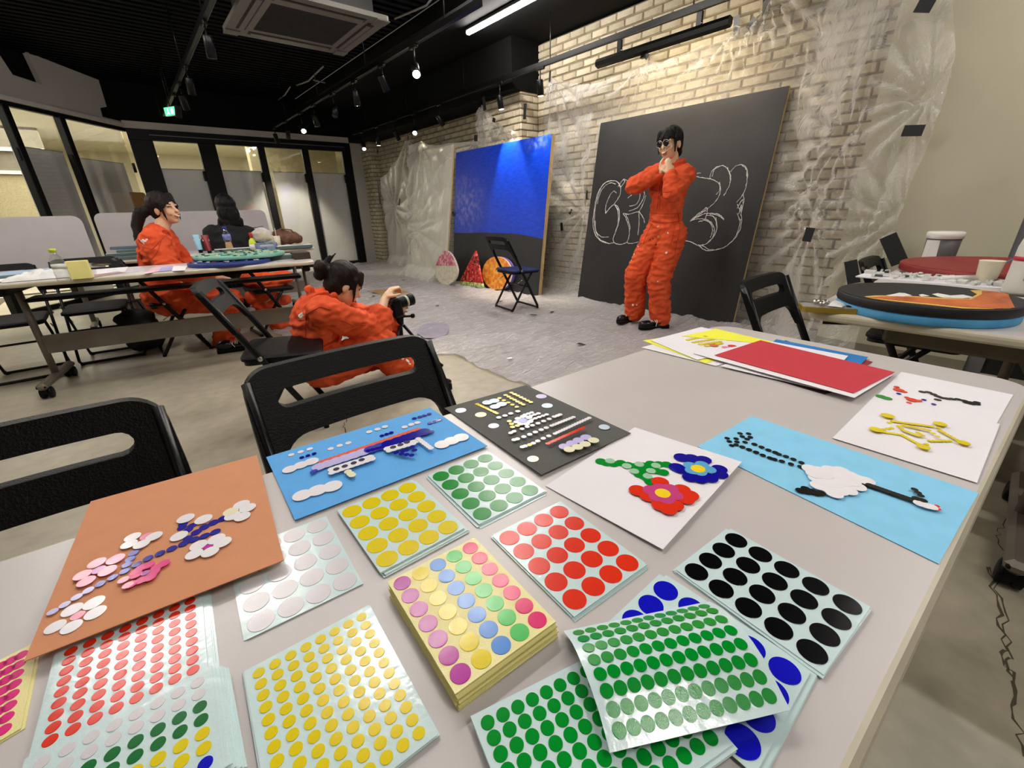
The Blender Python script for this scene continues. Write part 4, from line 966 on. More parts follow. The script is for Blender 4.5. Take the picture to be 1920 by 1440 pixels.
# fruit cut-outs
def mosaic(name, cols, sc_):
    m = bpy.data.materials.new(name); m.use_nodes = True; nt = m.node_tree; b = nt.nodes['Principled BSDF']; b.inputs['Roughness'].default_value = .5
    tc = nt.nodes.new('ShaderNodeTexCoord'); vo = nt.nodes.new('ShaderNodeTexVoronoi'); vo.distance = 'CHEBYCHEV'; vo.inputs['Scale'].default_value = sc_; vo.inputs['Randomness'].default_value = .35
    nt.links.new(tc.outputs['Object'], vo.inputs['Vector']); sx = nt.nodes.new('ShaderNodeSeparateColor'); nt.links.new(vo.outputs['Color'], sx.inputs[0])
    cp = nt.nodes.new('ShaderNodeValToRGB'); cp.color_ramp.interpolation = 'CONSTANT'
    while len(cp.color_ramp.elements) < len(cols): cp.color_ramp.elements.new(.5)
    for i, c in enumerate(cols): cp.color_ramp.elements[i].position = i/len(cols); cp.color_ramp.elements[i].color = (*s2l(c), 1)
    nt.links.new(sx.outputs[0], cp.inputs[0]); nt.links.new(cp.outputs[0], b.inputs['Base Color']); return m
m_pk = mosaic('pink mosaic', [(206,104,130),(224,150,164),(190,76,104),(232,188,190),(214,126,146)], 34)
m_cr = mosaic('cream mosaic', [(222,214,190),(228,222,204),(214,204,180)], 30)
m_rd = mosaic('red mosaic', [(196,34,32),(172,22,28),(214,62,52),(226,110,100),(182,28,30),(70,14,20)], 34)
m_gn = mosaic('green mosaic', [(150,176,74),(176,196,104),(206,214,150),(116,150,60)], 34)
m_or = mosaic('orange mosaic', [(232,140,42),(240,160,60),(224,122,32),(246,178,70)], 26)
def cutout(name, lab, base_px, pieces, rz=-.05, tilt=.16, th=.03):
    """pieces: (part name, material, outline px)"""
    bpt = P(*base_px, .006); t = thing(name, lab, 'cut-out', bpt)
    n = Vector((-1,0,0)); n.rotate(Matrix.Rotation(rz,3,'Z')); n = (n*cos(tilt) + Vector((0,0,1))*sin(tilt)).normalized()
    for i, (pn, m, px, dz) in enumerate(pieces):
        q = [PP(u, v, bpt, n) for u, v in px]; k = len(q); q = [Vector((p.x, p.y, max(p.z, .004))) for p in q]
        mb = MB().add([p + n*(dz) for p in q] + [p - n*(th if dz == 0 else 0) for p in q], [tuple(range(k)), tuple(range(2*k-1,k-1,-1))] + [(a,k+a,k+(a+1)%k,(a+1)%k) for a in range(k)])
        mb.build(pn, m, t, world=True)
def egg(cx, cy, rx, rt, rb, n=28, tip=.9): return [(cx + rx*sin(a)*(1 - .28*max(cos(a),0)), cy - (rt if cos(a) > 0 else rb)*cos(a)) for a in [2*pi*i/n for i in range(n)]]
eg = egg(836.5, 506, 21, 36, 28)
cutout('peach_cutout', 'pink and cream peach shaped mosaic board leaning beside the blue painting', (836,534), [('board', m_cr, eg, 0), ('pink_upper', m_pk, [p for p in eg if p[1] < 505] , .004)])
cutout('watermelon_cutout', 'red triangular watermelon slice mosaic board with green rind', (882,538), [('flesh', m_rd, [(891,470),(903.5,531),(862,527)], 0), ('rind', m_gn, [(862,527),(903.5,531),(905,538),(857,534.5)], 0)])
cir = [(932 + 27*cos(a), 512 - 31*sin(a)) for a in [2*pi*i/32 for i in range(32)]]
cutout('orange_cutout', 'round orange fruit mosaic board with purple rim behind the blue-seated chair', (925,543), [('board', mat('purple rim',(96,72,150),.5), [(936 + 27*cos(a), 512 - 31*sin(a)) for a in [2*pi*i/32 for i in range(32)]], 0), ('white_pith', m_white, [(934 + 27*cos(a), 512 - 31*sin(a)) for a in [2*pi*i/32 for i in range(32)]], .003), ('flesh', m_or, cir, .006)])

# ================================================================== CLEAR PLASTIC SHEETING
m_film = film('clear polythene', dens=.10, bscale=9, bump=.8, rough=.13)
m_filmd = film('milky polythene', dens=.16, bscale=5, bump=.5, milky=.02)
m_filmf = film('floor polythene', tint=(.66,.63,.66), dens=.26, bscale=6, bump=1.0, rough=.2, stretch=(1.0,5.0,1.0))
def folds(y, z, anch, seed):
    d = 0
    for (ya, za, am, n) in anch:
        dy, dz = y - ya, z - za; r = math.hypot(dy, dz) + .02
        if r < 2.2: d += am*(abs(sin(n*atan2(dy, -dz) + ya*7)) - .35)*math.exp(-r/.75)*min(1, r/.15)
    v = Vector((y*3.2 + seed, z*.7, seed)); d += .03*(1 - abs(mn.noise(v))*2.2)*.6*(.5 if y > 5.5 else (1 if y < 1.7 else .35))
    q_ = .3 if y > 4.5 else 1; d += q_*(.018*mn.noise(Vector((y*6, z*5, seed + 4))) + .008*mn.noise(Vector((y*15, z*13, seed))))
    return d
def drape(name_lab, y0, y1, top, xf, anch, seed, m, nu, nv, z0=.01, lim=None):
    t = thing('plastic_sheet', name_lab, 'plastic sheet', (xf((y0+y1)/2, 1.0), (y0+y1)/2, 0))
    def fn(a, b):
        y = y0 + (y1-y0)*a; zt = top(y); z = z0 + (zt - z0)*b
        x = xf(y, z) - max(-.02, folds(y, z, anch, seed)) - .015
        if z < .18: x -= (.18 - z)*.9*(1 + mn.noise(Vector((y*4, 0, seed))))
        if lim: x = max(x, min(lim(y, z), xf(y, z) - .004))
        return Vector((x, y, z))
    MB().grid(fn, nu, nv).build('film', m, t, world=True)
    return t
def scallop(pts):
    pts = sorted(pts)
    def f(y):
        if y <= pts[0][0]: return pts[0][1]
        for (a, za), (b, zb) in zip(pts, pts[1:]):
            if y <= b: k = (y-a)/(b-a); return za*(1-k) + zb*k - .16*(b-a)*4*k*(1-k)*.6
        return pts[-1][1]
    return f
def tape(parent, u, v, X, w_, h_, rz=0, m=None):
    p = PX(u, v, X); Rm = Matrix.Rotation(rz, 3, 'X')
    MB().box(p, (.002, w_, h_), rot=Rm).build('tape', m or m_tape, parent, world=True)
m_tapeg = mat('grey shiny tape', (88,90,92), .3)
ss = lambda a, b, x: (lambda k: k*k*(3-2*k))(max(0, min(1, (x-a)/(b-a))))
xa = lambda y, z: 4.415 - .45*(1 - ss(.97, 1.55, y))
aA = [(PX(u,v,4.36).y, PX(u,v,4.36).z) for u, v in ((1031,143),(1212,112),(1381,48),(1411,46),(1455,-20))]
A_ = drape('wide clear plastic sheet taped over the brick wall behind the blackboard', .98, 4.45, scallop([(4.45,2.42)] + aA + [(.98,2.75)]), xa,
     [(y, z, .09, 9) for y, z in aA] + [(1.05,1.45,.10,7),(1.3,1.1,.08,6),(1.15,.9,.1,8),(3.75,1.0,.08,6)], 1.7, m_film, 190, 120, lim=lambda y, z: (4.125 + .148*min(z, 1.95) + (max(0, z-1.95)*-.3)) if 1.55 < y < 3.65 else 3.7)
for (u, v, w_, h_, rz, m) in ((1031,143,.03,.11,.1,m_tape),(1212,105,.05,.05,.7,m_tape),(1381,48,.05,.14,-.15,m_tapeg),(1411,46,.08,.08,.78,m_tapeg),(1437,10,.06,.12,-.1,m_tape),(1053,425,.04,.1,-.1,m_tape),(1070,397,.03,.07,.7,m_tape),(1100,365,.03,.1,0,m_tape)):
    tape(A_, u, v, 4.36, w_, h_, rz, m)
for (u, v, w_, h_, rz) in ((1516,440,.06,.1,.1),): tape(A_, u, v, 3.90, w_, h_, rz)
yE = lambda z: .64 + .05*sin(z*3) + .16*max(0, z-1.8) - .05*math.exp(-((z-.75)/.2)**2)
def fnB(a, b):
    z = .01 + 2.8*b; y = .99 + (yE(z) - .99)*a
    return Vector((3.925 - max(0, folds(y, z, [(.66,1.63,.08,7),(.70,2.6,.08,8),(.62,.92,.09,7),(.8,.8,.07,6)], 5.1))*.9 - .01 - (max(0,.2-z))*.8, y, z))
B_ = thing('plastic_sheet', 'narrow clear plastic sheet taped on the beige plaster corner', 'plastic sheet', (3.9,.85,0))
MB().grid(fnB, 36, 130).build('film', m_film, B_, world=True)
for (u, v, w_, h_, rz) in ((1712,245,.10,.06,.1),(1735,9,.08,.07,.3),(1676,468,.09,.2,-.55),(1598,510,.075,.16,-.35)): tape(B_, u, v, 3.80, w_, h_, rz)
# sheet over the alcove wall and the white canvas
cx = lambda z: 3.72 + z*.165
def xc(y, z):
    k = ss(5.95, 6.15, y)*(1 - ss(7.25, 7.6, y)); w1 = 4.36 - .34*ss(8.9, 9.35, y)*0
    return w1*(1-k) + min(w1, cx(z) - .02)*k
aC = [(PX(u,v,4.33).y, PX(u,v,4.33).z) for u, v in ((765,259),(826,266),(892,259))]
C_ = drape('milky plastic sheet draped over the white canvas and far brick wall', 5.5, 9.3, scallop([(9.3,1.72),(8.6,1.95)] + aC + [(5.5,2.1)]), xc,
     [(y, z, .09, 7) for y, z in aC] + [(8.75,1.15,.09,6),(7.6,1.0,.06,7),(7.3,.85,.08,8),(6.9,.75,.05,6)], 8.3, m_filmd, 170, 110, lim=lambda y, z: 4.13 if y < 6.05 else 3.4)
for (u, v, w_, h_, rz) in ((765,259,.05,.08,.4),(826,266,.05,.16,-.2),(892,259,.09,.09,.1),(711,361,.09,.45,.05),(749,379,.05,.14,.5),(766,376,.03,.11,-.3),(797,410,.05,.16,-.6),(850,401,.06,.08,-.5),(708,284,.08,.08,.78)): tape(C_, u, v, 4.12 if v < 300 else 3.9, w_*.9, h_*.9, rz)
# sheet round the pilaster
xd = lambda y, z: 4.12
D_ = drape('clear plastic sheet taped to the brick pilaster above the blue painting', 4.60, 5.50, scallop([(4.60,1.95),(PX(985,209,4.06).y + .12, 2.2),(5.35,2.36),(5.50,2.3)]), xd, [(5.35,2.36,.06,8),(4.7,2.2,.05,7),(5.0,2.0,.03,6)], 3.3, m_film, 60, 70, .8, lim=lambda y, z: 4.09 if z < 1.92 else 4.0)
for (u, v, w_, h_, rz) in ((908,194,.06,.16,-.1),(984,209,.05,.16,.1),(926,225,.06,.05,.4)): tape(D_, u, v, 4.0, w_, h_, rz)
# floor sheet
def edgeX(y): return (1.70 + .02*sin(y*5)) if y < 2.75 else 1.70 - .85*ss(2.75, 3.2, y)
def fnF(a, b):
    y = .85 + 8.95*b; e = edgeX(y) + .03*mn.noise(Vector((y*6,0,2))); x = e + (4.33 - e)*a
    v = Vector((x*2.2 + y*.6, y*5.5 - x*1.5, 0)); r = (1 - abs(mn.noise(v))*2.4)
    v2 = Vector((x*6 - y*2, y*9 + x*4, 3)); r2 = 1 - abs(mn.noise(v2))*2.4
    wall = ss(3.7, 4.3, x); h = .004 + .017*max(0, r)**3 + .011*max(0, r2)**4 + wall*.05*abs(mn.noise(Vector((x*7,y*6,1)))) + (.012*max(0,1-a*14))*abs(mn.noise(Vector((y*14,0,0))))
    return Vector((x, y, h))
F_ = thing('floor_plastic_sheet', 'large wrinkled plastic sheet covering the floor under the blackboard and paintings', 'plastic sheet', (2.8,4.5,0))
MB().grid(fnF, 110, 330).build('film', m_filmf, F_, world=True)
for (u, v) in ((820,573),(1035,585),(1000,590),(938,565),(1090,645),(700,555),(715,480),(757,525)):
    p = P(u, v, .022); MB().box(p, (.07,.035,.0015), random.uniform(0,3)).build('tape', m_tape, F_, world=True)
pd = [P(u, v, .020) for u, v in ((782,625),(786,612),(800,606),(822,604),(840,608),(843,618),(836,628),(815,634),(795,634))]
tag(MB().prism([(p.x, p.y) for p in pd], .019, .0215).build('paper_disc', mat('grey lilac paper',(150,142,158),.7), at=(pd[0].x, pd[0].y, .019)), 'round grey lilac sheet lying on the plastic floor right of the camera', 'paper')
pw = P(955,672,.02); tag(MB().prism([(pw.x-.02,pw.y-.01),(pw.x+.02,pw.y-.02),(pw.x+.03,pw.y+.01),(pw.x-.01,pw.y+.02)], .018,.022).build('paper_scrap', m_paper, at=pw), 'tiny white paper scrap on the plastic covered floor', 'paper')
fp = [P(u, v, .021) for u, v in ((690,545),(742,541),(772,549),(728,557))]
tag(MB().add(fp + [p - Vector((0,0,.003)) for p in fp], [(0,1,2,3),(7,6,5,4),(0,4,5,1),(1,5,6,2),(2,6,7,3),(3,7,4,0)]).build('flat_cardboard', MATS['cardboard'], at=fp[0]), 'flat tan card on the plastic floor behind the photographer\'s hand', 'cardboard')

# ================================================================== OTHER CHAIRS
m_blueseat = mat('dark blue vinyl', (22,34,84), .45, bump=.1, bscale=300)
chair('black folding chair with a dark blue seat in front of the painting', (3.17,3.68,.018), R_(-97), m_blueseat)
dup(c1, (.45,2.45,0), R_(-108), 'black folding chair standing sideways just left of the crouching photographer')
dup(c1, (1.97,.46,0), R_(180), 'black folding chair with slotted back by the phone, in front of the plastic wall')
dup(c1, (2.92,.30,0), R_(182), 'black folding chair whose back shows behind the black round board')
# ================================================================== LEFT WORK TABLES
ZT = .735
A0, B0 = P(0,533,ZT), P(590,489,ZT); d_ = (B0 - A0).normalized(); ang = atan2(d_.y, d_.x)
c_ = B0 - d_*.9
t1 = flip_table('long pale work table on the left with the teal and blue round boards', (c_.x, c_.y, 0), ang, 1.8, .6, ZT, inn=.06)
E2 = P(598,464,ZT); t2l = (E2.x - .9, 5.02, 0)
flip_table('second work table behind the smiling woman, with bottles and a tissue box', t2l, R_(-1), 1.8, .75, ZT)
def on1(u, v, z=ZT): return P(u, v, z)
def boxthing(name, lab, cat, c, d, rz, m, group=None, bev=.0, parts=()):
    t = tag(MB().box(c, d, rz, bev=bev).build(name, m, at=c), lab, cat, group)
    for pn, pc, pdm, pm in parts: MB().box(Vector(c) + Matrix.Rotation(rz,3,'Z') @ Vector(pc), pdm, rz).build(pn, pm, t, world=True)
    return t
# flipped tables standing upright at the back
def upright(lab, x0, x1, y, z0, z1, lean, rz=0):
    t = thing('flipped_table', lab, 'table', ((x0+x1)/2, y, 0), rz, 'tables flipped upright'); W_ = x1-x0; H_ = z1-z0
    T = lambda p: Vector((p.x, p.z + (p.y - H_/2)*lean, z0 + p.y))
    mb = MB().prism(outline_round(W_, H_, .07, 6, 0, H_/2), -.014, .014, 0, T, True); mb.build('tabletop', mat('flipped laminate',(188,180,180),.35,var=.02), t)
    for s in (-1,1):
        lg = MB().tube([(s*(W_/2-.2), .06, z0+.25), (s*(W_/2-.2), .06, .1)], .022, 8).build('leg', m_greym, t)
        MB().box((s*(W_/2-.2), .06, .085), (.05,.5,.04), bev=.012).build('foot', m_greym, lg)
        for yy in (-.16,.28): caster(t, s*(W_/2-.2), yy)
    MB().box((0,.06,z0+.2),(W_-.4,.05,.05)).build('top_beam', m_black, t)
    return t
a, b_ = PY(172,400,6.75), PY(497,397,6.75); upright('upright flipped pale table behind the smiling woman and the woman in black', a.x, b_.x, 6.75, .55, a.z, .08)
b_ = PY(150,404,6.0); upright('upright flipped pale table at the far left edge', b_.x-1.5, b_.x, 6.0, .55, b_.z, .08)
# chairs around the left tables
dup(c1, (-.80, 4.62, 0), R_(180), 'black folding chair pushed under the long left table, leftmost')
dup(c1, (-.34, 4.80, 0), R_(176), 'black folding chair behind the yellow note block')
dup(c1, (.13,4.62,0), R_(-88), 'black folding chair the smiling woman sits on')
dup(c1, (.98,5.95,0), R_(180), 'black folding chair the woman in black sits on').location
# bottles, tubes and boxes
m_pet = clear('clear bottle plastic', (.93,.95,.93), .12, .05)
def bottle(lab, p, prof, m, capm, cap_z, cap_r, cap_h, label=None, liquid=None, name='bottle'):
    t = thing(name, lab, 'bottle', p)
    bd = MB().lathe(prof, 20).build('body', m, t)
    MB().lathe([(cap_r,cap_z),(cap_r,cap_z+cap_h*.9),(cap_r*.85,cap_z+cap_h)], 16).build('cap', capm, t)
    if label: MB().lathe([(label[0],label[1]),(label[0],label[2])], 20).build('label', label[3], t)
    if liquid: MB().lathe([(r*.93, z + .002) for r, z in prof if z < liquid[0]] , 20).build('drink', liquid[1], t)
    return t
bottle('clear plastic bottle with a lime green cap at the left of the long table', P(122,527,ZT), [(.030,0),(.033,.01),(.033,.055),(.029,.062),(.033,.07),(.033,.10),(.028,.13),(.014,.155),(.013,.165)], m_pet, mat('lime cap',(190,206,40),.4), .163, .0165, .02, (.0337,.072,.098,mat('clear label',(210,212,206),.4)))
bottle('drink bottle with a blue cap and milky tea, in front of the woman in black', P(431,466,ZT+.03), [(.030,0),(.033,.012),(.030,.05),(.026,.06),(.032,.075),(.034,.10),(.032,.13),(.016,.17),(.014,.185)], m_pet, mat('blue cap',(40,44,170),.4), .184, .017, .022, (.0345,.08,.135,mat('blue white label',(150,160,210),.4,col2=(60,70,160),scale=30)), (.075,mat('milky tea',(214,170,116),.5)))
gb = bottle('lime green glue bottle with a red nozzle on the second table', P(477,470,ZT), [(.028,0),(.034,.008),(.034,.075),(.026,.10),(.014,.115),(.013,.125)], mat('lime bottle',(206,226,40),.35), mat('red nozzle',(196,44,34),.4), .122, .014, .05, (.0346,.018,.062,m_paper))
def ptube(lab, p, m, capc, rz, L=.17):
    t = thing('paint_tube', lab, 'paint tube', p, rz); nv = 8; mb = MB()
    def fn(a, b):
        an = 2*pi*a; k = b; rx = .022*(1-k) + .029*k; ry = .020*(1-k) + .002*k
        return Vector((rx*cos(an), ry*sin(an) + .02*k, .03 + (L-.03)*k))
    mb.grid(fn, 20, nv); mb.build('tube', m, t)
    MB().lathe([(.017,0),(.018,.026),(.012,.032)], 14).build('cap', m_black, t)
    MB().grid(lambda a, b: (lambda q: Vector((q.x*1.03, q.y*1.03, q.z)))(fn(a, .72 + .28*b)), 20, 3).build('band', capc, t)
    MB().grid(lambda a, b: (lambda q: Vector((q.x*1.035, q.y*1.035, q.z)))(fn(a, .62 + .1*b)), 20, 1).build('label', m_paper, t)
m_redb = mat('red band',(196,34,58),.4)
ptube('pale blue paint tube standing on its cap beside the red one', P(377,474,ZT), mat('pale blue tube',(150,206,228),.35), m_redb, .1)
ptube('dark red paint tube standing on its cap', P(394,476,ZT), mat('crimson tube',(126,10,18),.3), m_redb, .1)
# note block, cloth, papers on table 1
nb = P(155,522,ZT); t = thing('note_block', 'pale yellow square note block standing on the front of the long left table', 'note block', nb, R_(-6))
m_note = mat('note yellow',(232,222,142),.6,var=.03)
for k in range(5): MB().box((0, .012*k - .02, .052), (.098,.0105,.104), bev=.001, rot=Matrix.Rotation(-.08,3,'X')).build('note_pad', m_note, t)
cl = P(80,522,ZT)
def fncl(a, b):
    x, y = (a-.5)*.34, (b-.5)*.20; e = max(0, 1-(2*(a-.5))**2)*max(0, 1-(2*(b-.5))**2)
    return cl + Vector((x + .02*mn.noise(Vector((y*20,x*9,1))), y, .003 + .055*e**.6*(.55 + .9*abs(mn.noise(Vector((x*16,y*18,2)))))))
tag(MB().grid(fncl, 44, 30).build('cloth', mat('white cotton',(224,222,218),.85,bump=.2,bscale=40), at=cl), 'crumpled white cloth on the long left table left of the note block', 'cloth')
mgb = mat('grey green board edge',(84,104,102),.6); mbl = mat('pale blue board face',(150,176,204),.5)
def flatboard(lab, u, v, d, rz, z, top, side, name='canvas_board', lift=.004):
    c = P(u, v, z) + Vector((0, d[1]/2, 0)) if v > 20 else Vector((u, v, z)); t = thing(name, lab, 'board', (c.x, c.y, z), rz, 'flat boards on the left tables')
    MB().box((0,0,d[2]/2), d, bev=.002).build('panel', side, t); MB().box((0,0,d[2]+.0008), (d[0]*.985, d[1]*.97, .0016)).build('face', top, t); return t
flatboard('pale blue flat board at the left end of the long table', 25, 523, (.36,.3,.025), R_(14), ZT, mbl, mgb)
flatboard('grey white flat board under the pale blue one at the left end', 5, 530, (.3,.2,.006), R_(8), ZT-.0, m_paper, mgb, lift=0)
m_print = mat('printed paper',(214,206,206),.6,col2=(170,160,190),scale=24)
def flat(lab, px, z, m, name='sheet_of_paper'):
    q = [P(*p, z) for p in px]; base = sum(q, Vector())/len(q); o = prism_sheet(q, .0008, name, m, at=base); tag(o, lab, 'paper', 'papers on the long left table')
flat('printed paper on the long table just right of the note block', [(180,505),(240,500),(236,508),(182,516)], ZT+.0012, m_paper)
flat('strip of orange and blue print by the note block', [(176,515),(222,509),(236,511),(178,519)], ZT+.0022, mat('colour print',(196,140,110),.6,col2=(70,110,150),scale=30))
flat('pinkish print in front of the smiling woman', [(285,501),(320,497),(352,500),(268,514)], ZT+.0022, mat('pink print',(222,170,180),.6,col2=(236,214,220),scale=20))
flat('lilac note on the pinkish print', [(303,501),(324,498),(322,507),(296,509)], ZT+.0036, mat('lilac paper',(170,170,214),.6))
flat('white paper beside the lilac note', [(326,499),(352,498),(346,507),(322,508)], ZT+.0030, m_paper)
flat('grey printed paper in the middle of the long table', [(238,503),(270,500),(262,509),(232,512)], ZT+.0012, m_print)
# round boards
def roundboard(lab, c, r, z, th, side, top, name='round_board', bits=0, cols=()):
    t = thing(name, lab, 'round board', (c[0], c[1], z), 0)
    n = 48; mb = MB().lathe([(r*.99,0),(r,.004),(r,th-.003),(r*.99,th)], n); mb.build('board', side, t)
    MB().lathe([(r*.985,th),(r*.985,th+.0012)], n, smooth=False).build('painted_face', top, t)
    rr = random.Random(4); 
    if bits:
        mb = [MB() for _ in cols]
        for k in range(bits):
            a, q = rr.uniform(0,2*pi), r*.93*sqrt(rr.random()); i = rr.randrange(len(cols))
            mb[i].box((q*cos(a), q*sin(a), th+.004), (rr.uniform(.012,.03), rr.uniform(.01,.022), .006), rr.uniform(0,3), rot=Matrix.Rotation(rr.uniform(-.3,.3),3,'X') @ Matrix.Rotation(rr.uniform(0,3),3,'Z'))
        for m_, c2 in zip(mb, cols): tag(m_.build('glued_chips', c2, t), kind='stuff')
    return t
l_, r_ = P(352,502,ZT), P(513,490,ZT); cc_ = (l_ + r_)/2; rad = (r_-l_).length/2
m_teal = mat('teal paint',(120,176,156),.5,var=.06,scale=12); m_navyp = mat('navy paint',(30,52,120),.5,var=.1,scale=16)
roundboard('dark blue round board covered with glued chips on the long left table', (cc_.x, cc_.y+.06), rad*.98, ZT, .026, m_navyp, m_navyp, bits=60, cols=(mat('chip white',(206,206,200),.5), mat('chip wine',(110,30,60),.5), mat('chip blue',(40,66,150),.5)))
l2, r2 = P(357,492,ZT+.04), P(541,482,ZT+.04); c2_ = (l2+r2)/2; rad2 = min((r2-l2).length/2, .36)
roundboard('teal round board of glued chips lying on the dark blue round board', (cc_.x+.10, cc_.y+.20), rad2, ZT+.036, .022, m_teal, m_teal, bits=90, cols=(mat('chip cream',(214,206,170),.5), mat('chip teal',(90,150,134),.5), mat('chip dark',(50,66,60),.5)))
flatboard('grey flat board under the teal round board at the table end', 536, 486, (.24,.22,.03), R_(-8), ZT, mat('dull green',(150,160,144),.6), mgb)
flatboard('brown box at the right end of the long table', 572, 486, (.12,.22,.05), R_(-8), ZT, mat('dark brown card',(58,40,32),.7), MATS['dark brown card'], 'box')
# second table
flatboard('white flat board with grey green edge in front of the woman in black', 448, 472, (.38,.14,.03), R_(-3), ZT, m_paper, mgb)
flatboard('white flat board with grey green edge right of the tissue box', 556, 466, (.34,.2,.03), R_(-6), ZT, m_paper, mgb)
flatboard('small white flat board at the right end of the second table', 1.36, 5.10, (.16,.08,.03), R_(-6), ZT, m_paper, m_paper)
flatboard('dark grey flat board at the left of the second table', .03, 5.20, (.62,.22,.024), R_(-4), ZT, mat('slate board',(96,108,112),.5), mgb)
flatboard('pale flat board stacked on the slate one at the left', -.02, 5.36, (.34,.2,.022), R_(-2), ZT+.026, mat('pale grey board',(176,176,170),.5), mgb)
flatboard('pale blue flat board on top of the left stack', .06, 5.40, (.34,.2,.022), R_(-2), ZT+.05, mbl, mgb)
flatboard('dark blue flat board at the back of the left stack', .03, 5.42, (.36,.12,.02), R_(-2), ZT+.076, mat('dark blue board',(60,76,110),.5), mgb)
tb = P(503,469,ZT) + Vector((0,.06,0)); t = thing('tissue_box', 'blue and white tissue box on the second table, under the snack bag', 'box', tb, R_(-4))
MB().box((0,0,.035),(.2,.11,.07),bev=.003).build('box', mat('blue tissue card',(66,92,130),.55,col2=(140,160,186),scale=22), t)
MB().box((0,-.056,.045),(.12,.002,.02)).build('print', mat('pale print',(186,196,206),.6), t)
sb = tb + Vector((-.01,.02,.078))
def fnb(a, b):
    an = 2*pi*a; r = .075*(sin(pi*min(1,b*.92+.08))**.55)*(1 + .25*mn.noise(Vector((cos(an)*2, sin(an)*2, b*4))))
    return sb + Vector((r*cos(an)*1.25, r*sin(an)*.7, .14*b))
tag(MB().grid(fnb, 26, 14).build('snack_bag', film('snack bag film', dens=.35, bscale=30), at=sb), 'puffy clear snack bag standing on the tissue box', 'bag')
tag(MB().ell(sb + Vector((.02,0,.045)), (.07,.035,.045)).build('snack_filling', mat('cream snack',(232,224,160),.7,bump=.6,bscale=60), at=sb), 'pale yellow snacks inside the clear bag', 'snack')
sp_ = P(488,440,.80); 
kp = P(524,462,ZT+.002) + Vector((.0,.05,0)); t = thing('drink_cup', 'pale cream cup with a straw beside the snack bag', 'cup', kp)
MB().lathe([(.03,0),(.034,.05),(.037,.11),(.035,.11),(.03,.02)], 18).build('cup', mat('cream cup',(226,218,190),.5), t)
MB().tube([(0,0,.05),(.004,0,.19)], .003, 6).build('straw', m_white, t)
bg = P(540,461,ZT) + Vector((.05,.16,.012))
mb = MB(); mb.ell(bg + Vector((0,0,.07)), (.15,.08,.075)).ell(bg + Vector((-.06,0,.11)), (.09,.06,.06)).ell(bg + Vector((.08,0,.05)), (.09,.07,.055))
o = remesh(mb, 'brown_bag', mat('brown leather',(126,84,62),.6,col2=(96,58,42),scale=14,bump=.3,bscale=40), .008, 3, off=bg, disp=lambda p, n: .012*mn.noise(p*22)); o.location = bg
tag(o, 'slumped brown leather bag at the back of the second table', 'bag')
mb = MB(); mb.tube([bg + Vector((-.12,-.02,.08)), bg + Vector((-.06,-.04,.17)), bg + Vector((.05,-.04,.15)), bg + Vector((.11,-.03,.06))], .008, 8); mb.build('handle', MATS['brown leather'], o, world=True)
# black bag on the floor below the table
fb = P(280,660,0) + Vector((0,.1,0))
mb = MB(); mb.box(fb + Vector((0,0,.15)), (.26,.2,.28), bev=.05).ell(fb + Vector((-.02,0,.28)), (.14,.1,.08))
o = remesh(mb, 'black_bag', m_blackcloth, .012, 5, off=fb, disp=lambda p, n: .012*mn.noise(p*14)); o.location = fb; tag(o, 'black cloth bag standing on the floor under the long left table', 'bag')
mb = MB(); mb.tube([fb + Vector((-.08,0,.32)), fb + Vector((-.06,0,.42)), fb + Vector((.04,0,.42)), fb + Vector((.07,0,.32))], .008, 6); mb.build('strap', m_blackcloth, o, world=True)
# trousers of a second orange suit hanging over a chair behind the table end
# ================================================================== RIGHT TABLES
ZR = .735
a, b_ = P(1512,578,ZR), P(1920,628,ZR); X1 = a.x
tr_ = flip_table('worktable on the right with the black and orange round board', (X1 - .01, a.y - .9, 0), R_(-90) + .02, 1.8, .7, ZR, lower=False, inn=.66)
m_apr = mat('dark olive metal', (84,77,62), .5, var=.08)
MB().box((.05,.16,ZR-.065),(1.5,.05,.07),bev=.01).build('apron', m_apr, tr_)
MB().prism([(-.46,ZR-.03),(.06,ZR-.03),(-.06,ZR-.16),(-.17,ZR-.34),(-.32,ZR-.34),(-.38,ZR-.16)], 0, .05, 0, lambda p: Vector((p.x + .02, .14 + p.z, p.y))).build('leg_bracket', m_apr, tr_)
MB().tube([(-.86,.10,ZR-.055),(-.70,.16,ZR-.045)], .006, 6).build('release_lever', m_black, tr_)
flip_table('farther right worktable under the red round board', (X1 + .74, a.y - .92, 0), R_(-90) + .02, 1.8, 1.1, ZR, lower=False, inn=.5)
m_fb = mat('sky blue foam',(90,170,214),.7,col2=(60,140,200),scale=10,stretch=(1,1,.2)); m_fbk = mat('black foam paint',(15,13,18),.6,var=.1,bump=.1,bscale=60)
lp = P(1573,560,ZR+.03); fp_ = P(1720,590,ZR+.03); bp_ = P(1690,530,ZR+.055)
def circ(a, b, c):
    ax, ay, bx, by, cx_, cy_ = a.x, a.y, b.x, b.y, c.x, c.y; d = 2*(ax*(by-cy_)+bx*(cy_-ay)+cx_*(ay-by))
    ux = ((ax*ax+ay*ay)*(by-cy_)+(bx*bx+by*by)*(cy_-ay)+(cx_*cx_+cy_*cy_)*(ay-by))/d; uy = ((ax*ax+ay*ay)*(cx_-bx)+(bx*bx+by*by)*(ax-cx_)+(cx_*cx_+cy_*cy_)*(bx-ax))/d
    return Vector((ux, uy, 0)), math.hypot(ax-ux, ay-uy)
cD, rD = circ(lp, fp_, bp_)
roundboard('sky blue round foam board under the black and orange one', (cD.x, cD.y), rD*.985, ZR, .026, m_fb, m_fb)
t = roundboard('black round board painted with an orange landscape, on the right table', (cD.x, cD.y), rD, ZR+.0275, .026, m_fbk, m_fbk)
zd = ZR + .0275 + .028
